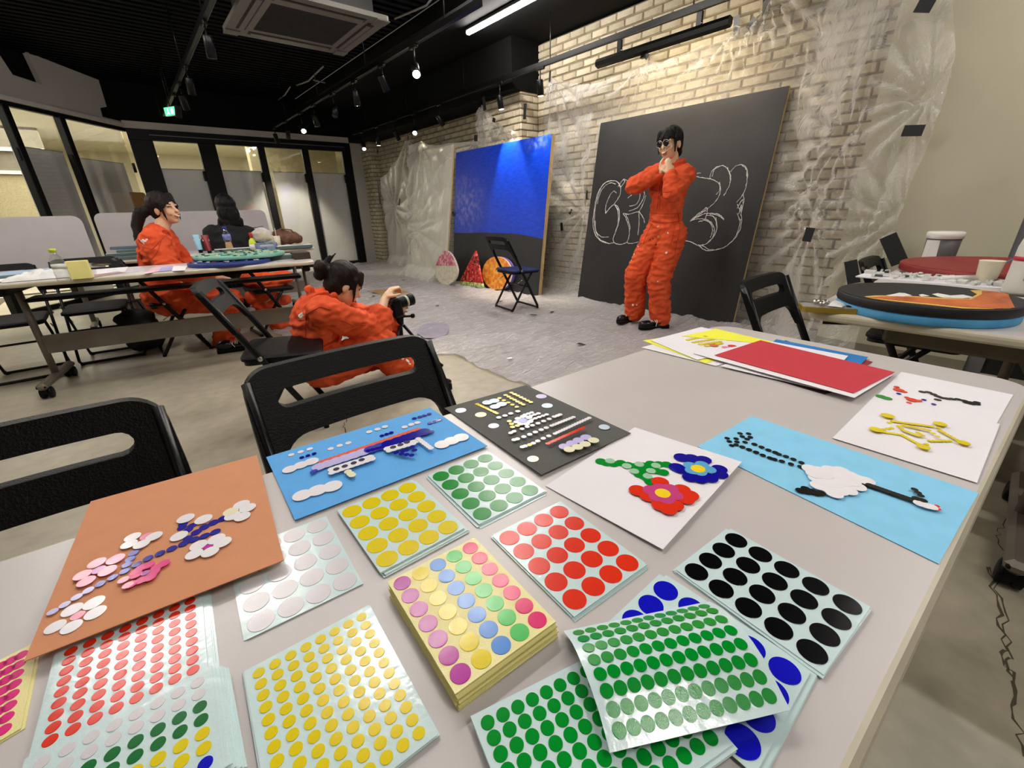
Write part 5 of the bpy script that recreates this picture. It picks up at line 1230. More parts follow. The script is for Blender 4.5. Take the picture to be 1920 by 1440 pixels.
m_opaint = mat('orange paint',(206,108,40),.6,col2=(150,64,22),scale=7,stretch=(1,3,1),bump=.2,bscale=40); m_ypaint = mat('ochre paint',(222,180,84),.6,var=.1)
def patch(px, m, name, dz):
    q = [P(*p, zd+dz) for p in px]; q = [p if (Vector((p.x,p.y,0))-cD).length < rD*.985 else cD + (Vector((p.x,p.y,0))-cD).normalized()*rD*.985 + Vector((0,0,p.z)) for p in q]
    n = len(q); MB().add(q + [p - Vector((0,0,.0012)) for p in q], [tuple(range(n-1,-1,-1)), tuple(range(n,2*n))] + [(i,(i+1)%n,n+(i+1)%n,n+i) for i in range(n)]).build(name, m, t, world=True)
k5 = lambda pts: cr(1500,420,4.571,pts)
patch(k5([(555,620),(640,612),(760,612),(900,615),(1050,622),(1200,632),(1330,640),(1450,640),(1520,600),(1460,568),(1600,565),(1760,580),(1960,590),(1960,745),(1700,738),(1400,722),(1100,690),(800,660),(640,640)]), m_ypaint, 'ochre_edge', .0006)
patch(k5([(600,628),(720,620),(900,622),(1050,628),(1200,640),(1330,645),(1470,645),(1560,600),(1560,572),(1700,580),(1960,600),(1960,735),(1700,728),(1400,712),(1100,680),(800,650)]), m_opaint, 'orange_field', .0012)
for px in ([(740,610),(800,600),(850,588),(900,592),(960,612),(880,620),(800,618)], [(1020,605),(1050,600),(1110,615),(1040,620)], [(1135,600),(1180,592),(1290,612),(1400,605),(1490,628),(1380,636),(1230,630),(1180,618)]):
    patch(k5(px), m_white, 'white_cloud', .002)
rl, rf = P(1707,505,ZR+.02), P(1790,520,ZR+.01); cR = Vector((rl.x + .26, rl.y - .31, 0))
roundboard('crimson red round board on the farther right table', (cR.x, cR.y), .39, ZR, .035, mat('crimson paint',(140,34,32),.55,var=.08,scale=14), MATS['crimson paint'])
# phone, palette, cup, tub, big bottle
pa, pb, pc_, pdd = P(1510,566,ZR+.02), P(1540,559,ZR+.02), P(1601,577,ZR+.02), P(1560,583,ZR+.02)
phc = (pa+pc_)/2; t = thing('phone', 'phone in a gold case with silver charms at the corner of the right table', 'phone', (phc.x, phc.y, ZR), R_(-62))
m_gold = mat('gold case',(176,150,60),.3,metal=.6)
MB().prism(outline_round(.155,.076,.012,5), 0, .016).build('case', m_gold, t); MB().prism(outline_round(.148,.069,.01,5), .016, .0172).build('back_glass', mat('phone glass',(150,146,140),.15), t)
for (x, y) in ((.055,.02),(.055,-.005)): MB().lathe([(.009,.017),(.009,.020),(.006,.021)], 14, (x,y,0)).build('lens', m_black, t)
rr = random.Random(2)
for i, (x, y) in enumerate(((-.03,.02),(-.005,.022),(.02,.012),(-.02,-.008))): MB().ell((x,y,.024), (.011,.01,.008)).build('charm', m_chrome, t)
m_foil = mat('white foil',(214,214,208),.4,bump=.4,bscale=60)
def crumple(lab, c, sx, sy, h, seed, m, name='crumpled_paper'):
    def fn(a, b):
        x, y = (a-.5)*sx, (b-.5)*sy; e = max(0,1-(2*(a-.5))**4)*max(0,1-(2*(b-.5))**4)
        return c + Vector((x,y,.002 + h*e*abs(mn.noise(Vector((x*30,y*30,seed)))*1.3 + .3)))
    tag(MB().grid(fn, 30, 24).build(name, m, at=c), lab, 'paper')
crumple('crumpled white wrapper lying on the phone', Vector((phc.x+.005, phc.y-.02, ZR+.018)), .05, .04, .015, 3, m_foil, 'crumpled_wrapper')
pal = P(1740,527,ZR) ; pt = thing('palette_tray', 'white paper palette tray with dried paint scraps behind the black round board', 'palette', (pal.x+.04, pal.y-.02, ZR), R_(-92))
MB().prism(outline_round(.52,.22,.01,4), 0, .004).build('tray', m_paper, pt)
mb = [MB(), MB()]; rr = random.Random(8)
for k in range(70): mb[k % 7 == 0].box((rr.uniform(-.24,.24), rr.uniform(-.09,.09), .012), (rr.uniform(.015,.045), rr.uniform(.006,.02), rr.uniform(.006,.016)), rot=Matrix.Rotation(rr.uniform(0,3),3,'Z') @ Matrix.Rotation(rr.uniform(-.5,.5),3,'X'))
tag(mb[0].build('scraps', m_foil, pt), kind='stuff'); tag(mb[1].build('dark_scraps', mat('dark scrap',(60,60,56),.5), pt), kind='stuff')
mk = P(1792,521,ZR+.02); tag(MB().tube([mk + Vector((-.03,.04,0)), mk + Vector((.03,-.05,.004))], [.008,.009], 10).build('marker', m_white, at=mk), 'white marker pen lying by the red round board', 'pen')
cpb = P(1845,531,ZR); t = thing('paper_cup', 'white paper cup with a blue brush leaning in it', 'cup', cpb)
MB().lathe([(.028,0),(.030,.003),(.038,.088),(.0395,.09),(.036,.089),(.027,.006)], 22).build('cup', mat('cream cup',(226,218,190),.5), t)
MB().tube([(.0,.02,.03),(.03,-.11,.15)], [.0035,.0028], 8).build('brush_handle', mat('blue handle',(70,130,160),.4), t)
tu = P(1757,487,ZR) ; t = thing('paint_tub', 'grey paint tub with a white lid behind the red round board', 'tub', tu)
k_ = (tu - EYE).length/2.5
MB().lathe([(.046*k_,0),(.05*k_,.01),(.053*k_,.085*k_)], 22).build('tub', mat('dark grey label',(86,84,82),.5), t); MB().lathe([(.056*k_,.083*k_),(.057*k_,.105*k_),(.053*k_,.108*k_)], 22).build('lid', m_white, t)
MB().box((-.044*k_,.02*k_,.04*k_),(.03*k_,.04*k_,.075*k_),R_(30)).build('label', m_white, t)
bb = P(1910,550,ZR); t = thing('squeeze_bottle', 'big white squeeze bottle with a red stripe at the right picture edge', 'bottle', bb)
MB().lathe([(.044,0),(.047,.008),(.047,.16),(.042,.19),(.026,.215),(.018,.225)], 24).build('body', mat('white bottle',(222,218,208),.4), t)
MB().lathe([(.016,.222),(.015,.25),(.006,.28)], 14).build('cap', m_white, t)
MB().lathe([(.0475,.115),(.0475,.13)], 24).build('red_stripe', m_redb, t); MB().box((-.046,-.012,.07),(.006,.03,.04)).build('print', mat('grey print',(140,138,134),.6), t)
# ================================================================== PEOPLE
def frame(f, u):
    f = Vector(f).normalized(); u = Vector(u); u = (u - f*u.dot(f)).normalized(); r = f.cross(u); return f, u, r
def head_shapes(mb, c, f, u, r, k=1.0):
    Rm = Matrix((r, f, u)).transposed(); E = lambda p, s: mb.ell(c + (r*p[0] + f*p[1] + u*p[2])*k, [x*k for x in s], Rm, 16)
    E((0,-.006,.028), (.074,.092,.092)); E((0,.020,-.040), (.060,.066,.072)); E((0,.050,-.090), (.028,.026,.022)); E((0,.034,-.074),(.044,.042,.032))
    for s in (-1,1): E((s*.034,.062,-.030), (.026,.022,.026)); E((s*.074,-.006,-.012), (.010,.020,.031)); E((s*.033,.072,.022),(.024,.014,.010))
    mb.cone(c + (f*.086 + u*.006)*k, c + (f*.102 - u*.026)*k, .007*k, .0125*k, 10); E((0,.083,-.062), (.021,.012,.011))
def hand_shapes(mb, w, d, n, lat, curl=.5, k=1.0, spread=.1, thumb=1):
    """w wrist, d hand direction, n palm normal (towards the palm), lat thumb-side axis"""
    d, n, lat = Vector(d).normalized(), Vector(n).normalized(), Vector(lat).normalized(); Rm = Matrix((lat, d, n)).transposed()
    mb.ell(w + d*.045*k, (.037*k,.050*k,.016*k), Rm, 12); mb.cone(w - d*.02*k, w + d*.03*k, .023*k, .026*k, 10)
    for i, (o, L) in enumerate(((.028,.9),(.0095,1.0),(-.0095,.94),(-.027,.76))):
        p = w + d*(.084 - .004*abs(i-1))*k + lat*o*k; a = curl*.55; dd = d
        for seg, rr_ in ((.040,.0092),(.027,.0084),(.021,.0076)):
            dd = (d*cos(a) + n*sin(a) + lat*(o*spread*8)).normalized(); q = p + dd*seg*L*k; mb.cone(p, q, rr_*k, rr_*.93*k, 8); p = q; a += curl*.9
    p = w + d*.022*k + lat*.026*k; q = p + (d*.55 + lat*.65*thumb + n*.35).normalized()*.042*k; mb.cone(p, q, .0125*k, .010*k, 8); mb.cone(q, q + (d*.85 + lat*.1*thumb + n*.5*curl).normalized()*.032*k, .010*k, .0085*k, 8)
def limb(mb, pts, rs):
    for (a, b_), (ra, rb_) in zip(zip(pts[:-1], pts[1:]), zip(rs[:-1], rs[1:])): mb.cone(a, b_, ra, rb_, 14)
def torso(mb, J, k, f, u, r, wide=1.0):
    Rm = Matrix((r, f, u)).transposed()
    mb.ell(J['pelvis'] + Vector((0,0,.0)), (.155*k*wide,.118*k,.13*k), Rm, 16)
    mb.cone(J['pelvis'], J['chest'], .115*k, .125*k, 16)
    mb.ell(J['chest'], (.165*k*wide,.118*k,.17*k), Rm, 16)
    mid = (J['shL'] + J['shR'])/2
    mb.cone(J['shL'], J['shR'], .066*k, .066*k, 12); mb.cone(J['chest'], mid.lerp(J['neck'], .4), .11*k, .085*k, 14)
def folds_disp(amp, sc_, seed=0):
    def d(p, n):
        v = p*sc_; a = mn.noise(Vector((v.x + seed, v.y, v.z*1.7))); b_ = mn.noise(Vector((v.x*2.3 - v.z, v.y*2.3 + v.z, v.z*3.1 + seed)))
        return amp*((1 - abs(a)*2.6)*.55 + b_*.5)
    return d
def shoe(parent, heel, toe, off, k=1.0, laces=True):
    heel, toe = Vector(heel), Vector(toe); d = toe - heel; L = d.length; d.normalize(); s = Vector((0,0,1)).cross(d).normalized(); n = d.cross(s); n = n if n.z > 0 else -n
    ol = [(0,.030),(.03,.036),(.10,.033),(.17,.043),(.22,.041),(.255,.024),(.262,0)]; ol = ol + [(x,-y) for x, y in ol[-2::-1]]; sc_ = L/.262
    T = lambda p: heel + d*p.x*sc_ + s*p.y + n*p.z
    t = MB().prism(ol, 0, .032*k, 0, T, True).build('shoe', m_black, parent, world=True)
    mb = MB(); mb.ell(T(Vector((.19,0,.045*k))), (.072*sc_,.039,.032), Matrix((d,s,n)).transposed()).ell(T(Vector((.07,0,.055*k))), (.075*sc_,.036,.05), Matrix((d,s,n)).transposed())
    mb.build('shoe_upper', mat('black leather',(16,15,16),.22,bump=.05,bscale=100), t, world=True)
    if laces:
        mb = MB()
        for x in (.105,.125,.145,.16): mb.tube([T(Vector((x,-.03,.068))), T(Vector((x+.006,0,.088-(x-.1)*.25))), T(Vector((x,.03,.068)))], .003, 5)
        mb.tube([T(Vector((.11,.0,.09))), T(Vector((.12,.045,.075))), T(Vector((.13,.052,.03)))], .003, 5); mb.tube([T(Vector((.11,.0,.09))), T(Vector((.12,-.045,.08))), T(Vector((.14,-.052,.045)))], .003, 5)
        mb.build('lace', m_white, t, world=True)
def strand_disp(seed, amp=.004):
    return lambda p, n: amp*mn.noise(Vector((p.x*70 + seed, p.y*70, p.z*14)))
def face_parts(body, c, f, u, r, k=1.0, smile=True, glasses=False, closed=True):
    Rm = Matrix((r, f, u)).transposed(); at = lambda x, y, z: c + (r*x + f*y + u*z)*k
    if not glasses:
        for s in (-1,1):
            e = MB()
            for i in range(6):
                a = -1 + 2*i/6; b_ = -1 + 2*(i+1)/6
                g = lambda q: at(s*.033 + q*.016, .0855 - abs(q*s + 1)*.004, .008 + (.005*(1-q*q) if closed else 0))
                e.cone(g(a), g(b_), .0028*k, .0028*k, 6)
            e.build('eye', m_dark, body, world=True)
            e = MB(); e.cone(at(s*.020,.089,.030), at(s*.050,.076,.031), .0028*k, .002*k, 6); e.build('eyebrow', m_hair, body, world=True)
    m = MB(); n = 8
    pts = [at(-.026 + .052*i/n, .0935 - .010*(2*i/n-1)**2, -.064 + (.011*(2*i/n-1)**2 if smile else 0)) for i in range(n+1)]
    m.tube(pts, [.003*k + .0035*k*(1-(2*i/n-1)**2) for i in range(n+1)], 8); lo = m.build('mouth', m_lip, body, world=True)
    if smile:
        m = MB(); pts = [at(-.019 + .038*i/n, .0975 - .010*(2*i/n-1)**2, -.0625 + .009*(2*i/n-1)**2) for i in range(n+1)]
        m.tube(pts, [.0015*k + .0032*k*(1-(2*i/n-1)**2) for i in range(n+1)], 8); m.build('teeth', m_teeth, lo, world=True)
def hair_cap(mb, c, f, u, r, k=1.0):
    Rm = Matrix((r, f, u)).transposed(); E = lambda p, s: mb.ell(c + (r*p[0] + f*p[1] + u*p[2])*k, [x*k for x in s], Rm, 16)
    E((0,-.022,.040), (.086,.092,.094)); E((0,-.045,-.005), (.078,.062,.085))
def person(name, lab, J, hf, hu, bf_, bu, hair, suit, suit_m, skin, hands, shoes, seed, arms_skin=.042, sleeve=1.0, vox=.0085, hk=1.0, smile=True, glasses=False, face=True, forearm_skin=()):
    base = J['pelvis'].copy(); base.z = 0
    f, u, r = frame(bf_, bu); hf, hu, hr = frame(hf, hu)
    mb = MB(); torso(mb, J, .80, f, u, r); head_shapes(mb, J['head'], hf, hu, hr, hk)
    mb.cone(J['neck'] - u*.03, J['head'] - hu*.05*hk - hf*.015, .056, .050, 14)
    for s in 'LR':
        limb(mb, [J['sh'+s], J['el'+s], J['wr'+s]], [.045, .036, .025]); limb(mb, [J['hip'+s], J['kn'+s], J['an'+s]], [.075, .052, .036])
    for w_, d, n, lat, cu in hands: hand_shapes(mb, w_, d, n, lat, cu)
    body = remesh(mb, name, skin, .0062, 3, off=base, fac=.4); body.location = base; tag(body, lab, 'person')
    sb = MB(); torso(sb, J, 1.06, f, u, r, suit.get('wide',1))
    for s in 'LR':
        if s in forearm_skin: limb(sb, [J['sh'+s], J['el'+s], J['el'+s].lerp(J['wr'+s], .35)], [suit['arm'][0], suit['arm'][1], suit['arm'][1]*1.05])
        else: limb(sb, [J['sh'+s], J['el'+s], J['el'+s].lerp(J['wr'+s], .92)], suit['arm'])
        limb(sb, [J['hip'+s], J['kn'+s], J['an'+s]], suit['leg'])
        sb.ell(J['hip'+s], (.105,.105,.115))
    nk = J['neck']; cl = suit.get('collar', .075)
    for i in range(9):                                            # stand collar
        a = -2.2 + 4.4*i/8; p = nk + (r*sin(a)*cl - f*cos(a)*cl*.85) + u*.012; sb.ell(p, (.018,.018,.032))
    cv = remesh(sb, 'coverall', suit_m, vox, 3, parent=body, off=base, disp=folds_disp(suit.get('amp',.012), suit.get('sc',9), seed)); 
    for hname, hm, hmb, hv in hair: remesh(hmb, hname, hm, hv, 2, parent=body, off=base, disp=strand_disp(seed))
    if face: face_parts(body, J['head'], hf, hu, hr, hk, smile, glasses)
    for h_, t_ in shoes: shoe(body, h_, t_, base)
    return body, cv, (hf, hu, hr)
def J_(**k): return k
# ---- standing woman
J = J_(pelvis=PX(1246,427,3.52), chest=PX(1254,348,3.53), neck=PX(1262,311,3.53), head=PX(1257,270,3.47), shR=PX(1232,326,3.55), shL=PX(1284,327,3.50),
       elR=PX(1189,349,3.36), elL=PX(1262,362,3.27), wrR=PX(1236,325,3.30), wrL=PX(1257,330,3.30), hipR=PX(1230,442,3.50), hipL=PX(1262,440,3.52),
       knR=PX(1192,516,3.40), knL=PX(1235,524,3.46), anR=PX(1190,584,3.50), anL=PX(1238,596,3.54))
hf, hu, hr = frame((-.99,.03,-.08), (0,.06,1)); c = J['head']
hm = MB(); hair_cap(hm, c, hf, hu, hr)
for i in range(9):
    a = -.068 + .017*i; hm.cone(c + hr*a*.7 + hf*.070 + hu*.085, c + hr*a + hf*(.096 - abs(a)*.35) + hu*(.036 + .012*sin(i*2)), .018, .010, 8)
for s in (-1,1): hm.cone(c + hr*s*.074 + hf*.038 + hu*.05, c + hr*s*.073 + hf*.050 - hu*.060, .015, .006, 8)
bun = c - hf*.100 - hu*.060
hm.ell(bun, (.036,.036,.042)); hm.cone(c - hf*.07 - hu*.02, bun, .05, .03, 10)
W = J['wrR']; W2 = J['wrL']; chin = c + hf*.05 - hu*.12
hands = [(W, Vector((.15,-.75,.55)), (.5,.2,.6), (-.3,.5,.8), 1.9), (W2, Vector((.25,.30,.85)), (.6,.3,-.4), (-.8,.5,.1), 1.9)]
P1, cv, _ = person('person', 'standing person in orange coveralls and round dark glasses, hands under chin, before the blackboard', J, hf, hu, (-1,.07,0), (.02,.02,1),
   [('hair', m_hairb, hm, .0065)], dict(arm=[.078,.068,.052], leg=[.108,.094,.088], amp=.017, sc=12, wide=.95), m_orange, m_skin2, hands,
   [(P(1192,600,.03) , P(1157,607,.02)), (P(1252,614,.012), P(1197,617,.012))], 1.3, glasses=True)
gl = MB(); Rm = Matrix((hr, hf, hu)).transposed(); m_sun = mat('dark lens glass', (10,10,12), .08)
for s in (-1,1): gl.lathe([(.024,-.002),(.024,.002)], 22, c + hr*s*.030 + hf*.104 + hu*.004, 0, lambda p: Rm @ Vector((p.x, p.z, p.y)))
g = gl.build('sunglasses', m_sun, P1, world=True)
rm_ = MB()
for s in (-1,1): rm_.tube([c + hr*(s*.030 + .0245*cos(a)) + hf*.105 + hu*(.004 + .0245*sin(a)) for a in [2*pi*i/20 for i in range(21)]], .0018, 6); rm_.tube([c + hr*s*.055 + hf*.103 + hu*.010, c + hr*s*.078 + hf*.02 + hu*.012], .0016, 6)
rm_.tube([c + hr*-.006 + hf*.108 + hu*.008, c + hr*.006 + hf*.108 + hu*.008], .0016, 6); rm_.build('frame', m_chrome, g, world=True)
# buttons and paint splashes on the suit surface
def onto(cv, pts_px, rad, m, name, parent, depth0):
    """small paint marks on the cloth: nearest surface point along each line of sight"""
    mb = MB(); me = cv.data; off = WLOC(cv)
    from mathutils.bvhtree import BVHTree
    bv = BVHTree.FromPolygons([v.co + off for v in me.vertices], [tuple(p.vertices) for p in me.polygons])
    for (u_, v_, k) in pts_px:
        d = ray(u_, v_).normalized(); h = bv.ray_cast(EYE, d)
        if h[0] is None: continue
        n = h[1] if h[1].dot(d) < 0 else -h[1]; q = Vector((0,0,1)).rotation_difference(n)
        mb.ell(h[0] + n*.0005, (rad*k, rad*k*.8, .0018), q.to_matrix(), 10)
    if mb.v: mb.build(name, m, parent, world=True)
k7 = lambda l: [(1140 + x/6.856, 420 + y/6.856, k) for x, y, k in l]
onto(cv, k7([(400,215,1.6),(388,290,1.1),(345,330,1),(335,390,1.2),(300,470,.9),(265,510,.9),(750,370,1.6),(320,1040,1.6),(370,1040,1.2),(640,740,1.0),(770,115,1)]), .007, m_white, 'white_paint_spot', cv, 3)
onto(cv, k7([(250,598,1.5),(235,660,1),(420,245,1.3),(620,265,1.5),(500,50,1.3),(540,200,1.0),(580,190,1),(610,440,1)]), .006, m_dark, 'dark_paint_spot', cv, 3)
onto(cv, k7([(645,30,1.5),(648,165,1.6)]), .008, mat('brass button',(206,160,100),.4), 'button', cv, 3)
def seam(cv, px, parent, r=.0028, m=None, name='seam'):
    from mathutils.bvhtree import BVHTree
    off = WLOC(cv); bv = BVHTree.FromPolygons([v.co + off for v in cv.data.vertices], [tuple(p.vertices) for p in cv.data.polygons]); pts = []
    for (a, b_), (c_, d_) in zip(px[:-1], px[1:]):
        for k in range(6):
            t_ = k/6; d = ray(a + (c_-a)*t_, b_ + (d_-b_)*t_).normalized(); h = bv.ray_cast(EYE, d)
            if h[0] is not None and (not pts or (h[0]-pts[-1]).length < .12): pts.append(h[0] - d*.001)
    if len(pts) > 2: MB().tube(pts, r, 6).build(name, m or m_seam, parent, world=True)
m_seam = mat('orange seam', (190,54,24), .8)
for px in ([(1217,398),(1235,401),(1260,401),(1281,399)], [(1214,413),(1235,417),(1260,417),(1281,413)], [(1247,316),(1242,340),(1238,370),(1236,398)], [(1243,316),(1238,345),(1233,380),(1231,398)], [(1220,357),(1235,359)], [(1243,360),(1262,359)], [(1266,418),(1262,440),(1256,462)], [(1222,420),(1212,440),(1204,462)], [(1272,400),(1275,430),(1266,470),(1258,520),(1254,570)]):
    seam(cv, px, cv)
# ---- smiling seated woman
YS = 4.60
J = J_(pelvis=PY(302,556,YS+.05), chest=PY(298,474,YS), neck=PY(296,434,YS), head=PY(308,392,YS), shR=PY(288,450,YS-.16), shL=PY(304,442,YS+.17),
       elR=PY(318,506,YS-.22), elL=PY(350,500,YS+.2), wrR=PY(398,522,YS-.12), wrL=PY(400,520,YS+.1), hipR=PY(310,566,YS-.07), hipL=PY(318,562,YS+.12),
       knR=PY(428,566,YS-.13), knL=PY(436,560,YS+.16), anR=PY(418,652,YS-.1), anL=PY(430,640,YS+.14))
hf, hu, hr = frame((.70,-.70,.08), (-.10,0,1)); c = J['head']
hm = MB(); hair_cap(hm, c, hf, hu, hr, 1.03)
for i in range(8):
    a = -.066 + .019*i; hm.cone(c + hr*a*.6 + hf*.06 + hu*.10, c + hr*a*1.05 + hf*(.094 - abs(a)*.45) + hu*(.056 - .045*abs(a)/.06), .014, .006, 8)
for s in (-1,1):
    hm.cone(c + hr*s*.073 + hf*.035 + hu*.05, c + hr*s*.073 + hf*.046 - hu*.055, .016, .008, 8); hm.cone(c + hr*s*.073 + hf*.046 - hu*.055, c + hr*s*.064 + hf*.044 - hu*.095, .007, .004, 8)
tl = [c - hf*.085 + hu*.02, PY(262,400,YS+.02), PY(256,425,YS+.02), PY(257,448,YS-.02)]
pt_ = MB(); limb(pt_, tl, [.034,.044,.036,.016])
for (u_, v_) in ((250,444),(252,452),(263,452)): pt_.cone(tl[2], PY(u_, v_, YS), .022, .005, 8)
hands = [(J['wrR'], (1,.1,-.05), (0,.1,-1), (0,1,0), .5), (J['wrL'], (1,-.2,-.05), (0,0,-1), (0,-1,0), .6)]
P2, cv2, _ = person('person', 'smiling seated woman in orange coveralls with a ponytail behind the long left table', J, hf, hu, (.97,-.25,0), (-.03,0,1),
   [('hair', m_hair, hm, .0065), ('ponytail', m_hair, pt_, .007)], dict(arm=[.085,.078,.05], leg=[.10,.085,.08], amp=.018, sc=11, wide=1.1), m_orange, m_skin, hands,
   [(P(412,668,.0) + Vector((0,.1,0)), P(412,668,.0) + Vector((.25,.06,0)))], 4.1)
onto(cv2, [(262,449,1),(265,452,1),(268,454,1),(272,452,1.2),(268,450,.9),(270,457,1),(275,449,1)], .0085, m_white, 'back_emblem', cv2, 3)
for px in ([(268,462),(285,468),(300,452),(312,440)], [(302,452),(296,470),(282,490)], [(312,432),(326,450),(345,480),(352,494)], [(262,470),(266,490)]): seam(cv2, px, cv2)
# ---- woman in black from behind
YB = 5.62
J = J_(pelvis=PY(432,500,YB), chest=PY(432,452,YB), neck=PY(428,420,YB), head=PY(424,392,YB+.03), shR=PY(462,440,YB), shL=PY(402,440,YB),
       elR=PY(480,468,YB+.05), elL=PY(392,478,YB+.05), wrR=PY(483,446,YB+.22), wrL=PY(410,470,YB+.3), hipR=PY(440,505,YB+.02), hipL=PY(424,505,YB+.02), knR=PY(450,506,YB+.42), knL=PY(420,506,YB+.42), anR=PY(450,540,YB+.5), anL=PY(420,540,YB+.5))
for k_ in ('pelvis','hipR','hipL'): J[k_].z = .55
for k_ in ('knR','knL'): J[k_].z = .52
for k_ in ('anR','anL'): J[k_].z = .09
hf, hu, hr = frame((-.05,1,-.12), (.0,.1,1)); c = J['head']
hm = MB(); hair_cap(hm, c, hf, hu, hr, 1.12); Rm = Matrix((hr, hf, hu)).transposed()
hm.ell(c - hf*.04 - hu*.05, (.106,.075,.13), Rm).ell(c - hf*.045 - hu*.13, (.100,.055,.075), Rm)
for i in range(7): a = -.09 + .03*i; hm.cone(c + hr*a - hf*.05 - hu*.12, c + hr*a*1.08 - hf*.055 - hu*(.20 + .03*sin(i*2.2)), .03, .010, 8)
hands = [(J['wrR'], (0.05,.3,1), (-.8,.3,0), (-.6,.6,.2), 1.1), (J['wrL'], (.1,1,0), (0,0,-1), (1,0,0), .6)]
P3, cv3, _ = person('person', 'woman in black with long dark hair seen from behind, holding a thin brush', J, hf, hu, (0,1,0), (0,.06,1),
   [('hair', m_hairb, hm, .008)], dict(arm=[.10,.085,.06], leg=[.10,.085,.08], amp=.016, sc=7, wide=1.2), m_blackcloth, m_skin, hands, [], 7.7, face=False)
cv3.name = 'black_jacket'
bs = PY(470,425.5,YB+.24); tag(MB().tube([PY(494,424,YB+.2), PY(470,428,YB+.26)], [.003,.004], 6).build('paint_brush', mat('brush handle',(50,56,66),.4), at=bs), 'thin dark brush in the hand of the woman in black', 'brush')
# ---- crouching photographer
YQ = 2.62
J = J_(pelvis=PY(600,680,YQ+.02), chest=PY(592,606,YQ), neck=PY(604,556,YQ), head=PY(645,535,YQ-.02), shR=PY(606,586,YQ-.15), shL=PY(622,572,YQ+.16),
       elR=PY(704,620,YQ-.12), elL=PY(704,606,YQ+.14), wrR=PY(722,560,YQ-.02), wrL=PY(738,606,YQ+.12), hipR=PY(606,690,YQ-.10), hipL=PY(612,682,YQ+.10),
       knR=PY(716,648,YQ-.16), knL=PY(742,655,YQ+.10), anR=PY(768,716,YQ-.18), anL=PY(752,700,YQ+.12))
hf, hu, hr = frame((.86,-.10,-.50), (.45,0,.9)); c = J['head']
hm = MB(); hair_cap(hm, c, hf, hu, hr, 1.06)
for i in range(10):
    a = -.078 + .0173*i; hm.cone(c + hr*a*.7 + hf*.055 + hu*.095, c + hr*a + hf*(.096 - abs(a)*.35) + hu*(.030 + .01*sin(i*1.7)), .018, .008, 8)
for s in (-1,1): hm.cone(c + hr*s*.074 + hf*.03 + hu*.05, c + hr*s*.074 + hf*.052 - hu*.03, .015, .009, 8); hm.cone(c + hr*s*.074 + hf*.052 - hu*.03, c + hr*s*.066 + hf*.062 - hu*.075, .009, .005, 8)
bn_ = PY(603,503,YQ); bm_ = MB(); bm_.cone(c - hf*.07 + hu*.035, bn_, .046, .034, 12); bm_.ell(bn_, (.046,.04,.046)); bm_.ell(bn_ + Vector((-.02,0,-.035)), (.032,.03,.034))
for (u_, v_) in ((630,474),(618,478),(594,488),(598,520),(622,482)): bm_.cone(bn_, PY(u_, v_, YQ), .02, .004, 8)
hands = [(J['wrR'], (.62,.1,.55), (.6,.1,-.8), (.1,-1,0), 1.0), (J['wrL'], (.6,.1,.5), (0,-1,.1), (.2,.1,1), .8)]
P4, cv4, _ = person('person', 'crouching photographer in orange coveralls with hair in a messy bun, hand on a camera', J, hf, hu, (.94,-.05,-.3), (.12,0,1),
   [('hair', m_hair, hm, .0065), ('hair_bun', m_hair, bm_, .0065)], dict(arm=[.088,.085,.07], leg=[.115,.10,.085], amp=.018, sc=12, wide=1.0, collar=.085), m_orange, m_skin2, hands,
   [(P(764,742,.0), P(848,727,.0))], 9.4, smile=False, forearm_skin=('R',))
onto(cv4, [(561,592,1),(564,590,1.1),(566,588,.9),(565,594,1),(562,596,.9),(568,592,.8)], .009, m_white, 'back_emblem', cv4, 3)
onto(cv4, [(752,658,1.5),(758,666,1.6),(764,676,1.8),(768,682,1.2),(755,672,1)], .010, m_white, 'white_paint_spot', cv4, 3)
for px in ([(574,585),(573,610),(573,645)], [(573,590),(600,575),(625,582)], [(560,600),(572,600)], [(640,600),(665,612),(690,608)]): seam(cv4, px, cv4)
# camera and tripod
cc = PY(738,572,YQ+.06); cd = Vector((.93,.05,.12)).normalized(); cu_ = Vector((-.10,0,1)); cu_ = (cu_ - cd*cu_.dot(cd)).normalized(); cs = cd.cross(cu_); Rc = Matrix((cs, cd, cu_)).transposed()
t = thing('camera', 'black camera with a long lens held by the crouching photographer on a tripod', 'camera', cc)
MB().box((0,0,0), (.135,.06,.10), rot=Rc, bev=.012).box(cu_*.055, (.05,.05,.035), rot=Rc, bev=.01).box(-cd*.01 + cs*.05 - cu_*.02, (.04,.075,.11), rot=Rc, bev=.012).build('body', m_black, t)
q = Vector((0,0,1)).rotation_difference(cd)
ln = MB().lathe([(.034,.03),(.036,.06),(.037,.10),(.040,.105),(.041,.145),(.038,.148)], 22, (0,0,0), 0, lambda p: q @ p).build('lens', m_black, t)
MB().lathe([(.0385,.088),(.0385,.103)], 22, (0,0,0), 0, lambda p: q @ p).build('lens_ring', mat('pale ring',(206,202,180),.4), ln)
MB().lathe([(.033,.146),(.030,.1462)], 20, (0,0,0), 0, lambda p: q @ p).build('front_glass', mat('lens glass',(20,24,40),.05), ln)
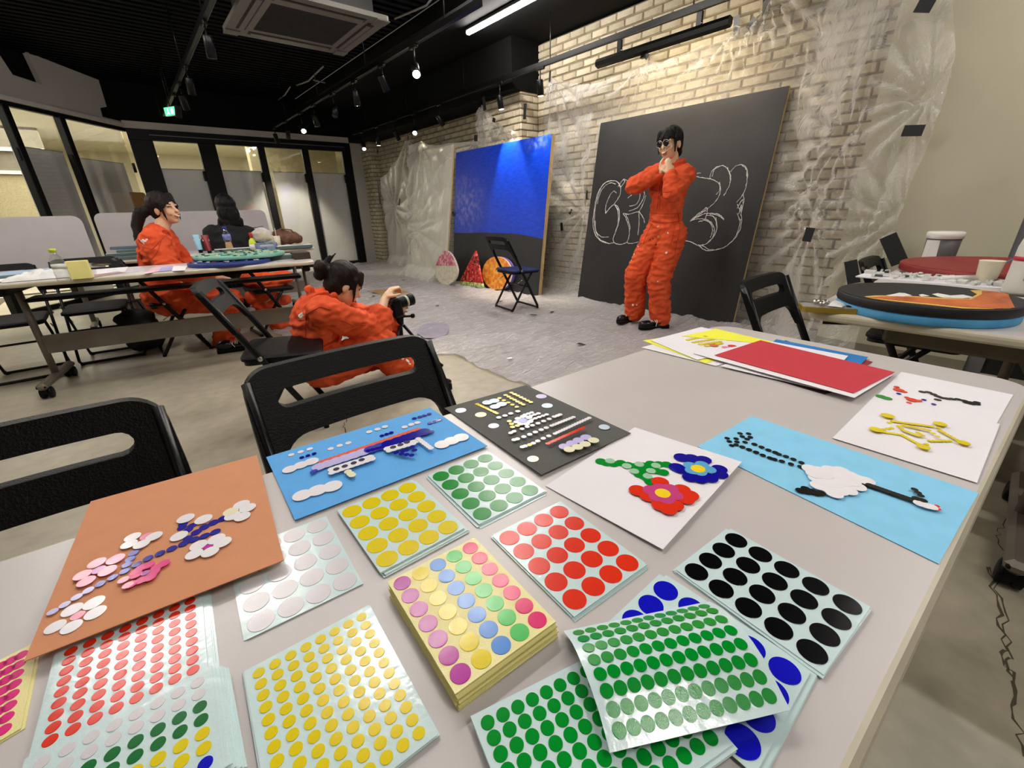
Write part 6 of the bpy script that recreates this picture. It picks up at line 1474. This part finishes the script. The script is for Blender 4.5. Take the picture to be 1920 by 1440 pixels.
MB().box(-cd*.032 + cs*.0 - cu_*.01, (.075,.004,.05), rot=Rc).build('screen', mat('camera screen',(28,32,40),.1), t)
tp = cc + Vector((.03,.0,-.115)); t = thing('tripod', 'small black camera tripod in front of the crouching photographer', 'tripod', (tp.x, tp.y, 0))
o_ = Vector((tp.x, tp.y, 0)); h_ = tp.z
hd = MB().box((0,0,h_+.035),(.05,.05,.05),bev=.01).lathe([(.024,h_-.02),(.026,h_+.02)],14).build('head', m_black, t)
MB().tube([(0,0,h_+.03),(.09,.0,h_+.02)],.008,8).box((.10,0,h_+.02),(.03,.02,.03),bev=.006).build('pan_handle', m_black, hd)
MB().tube([(0,0,h_),(0,0,h_-.14)],.012,10).build('column', m_blackm, t)
for a in (-.3, 1.8, 3.9):
    e_ = Vector((.26*cos(a), .26*sin(a), .012)); lg = MB().tube([(.02*cos(a),.02*sin(a),h_-.03), e_*.5 + Vector((0,0,(h_-.03)*.5))], .0105, 8).tube([e_*.5 + Vector((0,0,(h_-.03)*.5)), e_], .008, 8).build('leg', m_blackm, t)
    MB().ell(e_, (.012,.012,.011)).build('rubber_foot', m_black, lg); MB().box(e_*.5 + Vector((0,0,(h_-.03)*.5)), (.03,.03,.03), a, bev=.006).build('leg_clamp', m_black, lg)
# ---- orange coverall bundled under the table end
mb = MB(); YO = 4.75
limb(mb, [PY(468,522,YO), PY(510,528,YO), PY(535,520,YO)], [.07,.09,.07]); limb(mb, [PY(480,556,YO), PY(500,572,YO), PY(516,596,YO), PY(530,622,YO)], [.09,.10,.09,.085]); limb(mb, [PY(500,528,YO), PY(495,560,YO)], [.09,.09]); limb(mb, [PY(535,562,YO), PY(500,560,YO)], [.05,.07])
b0 = PY(505,560,YO); b0.z = 0
o = remesh(mb, 'spare_coverall', m_orange, .011, 4, off=b0, disp=folds_disp(.02, 10, 2)); o.location = b0; tag(o, 'spare orange coverall hanging over a chair under the right end of the long table', 'coverall')
dup(c1, (b0.x - .02, 4.72, 0), R_(-85), 'black folding chair under the right end of the long table, holding the spare coverall')
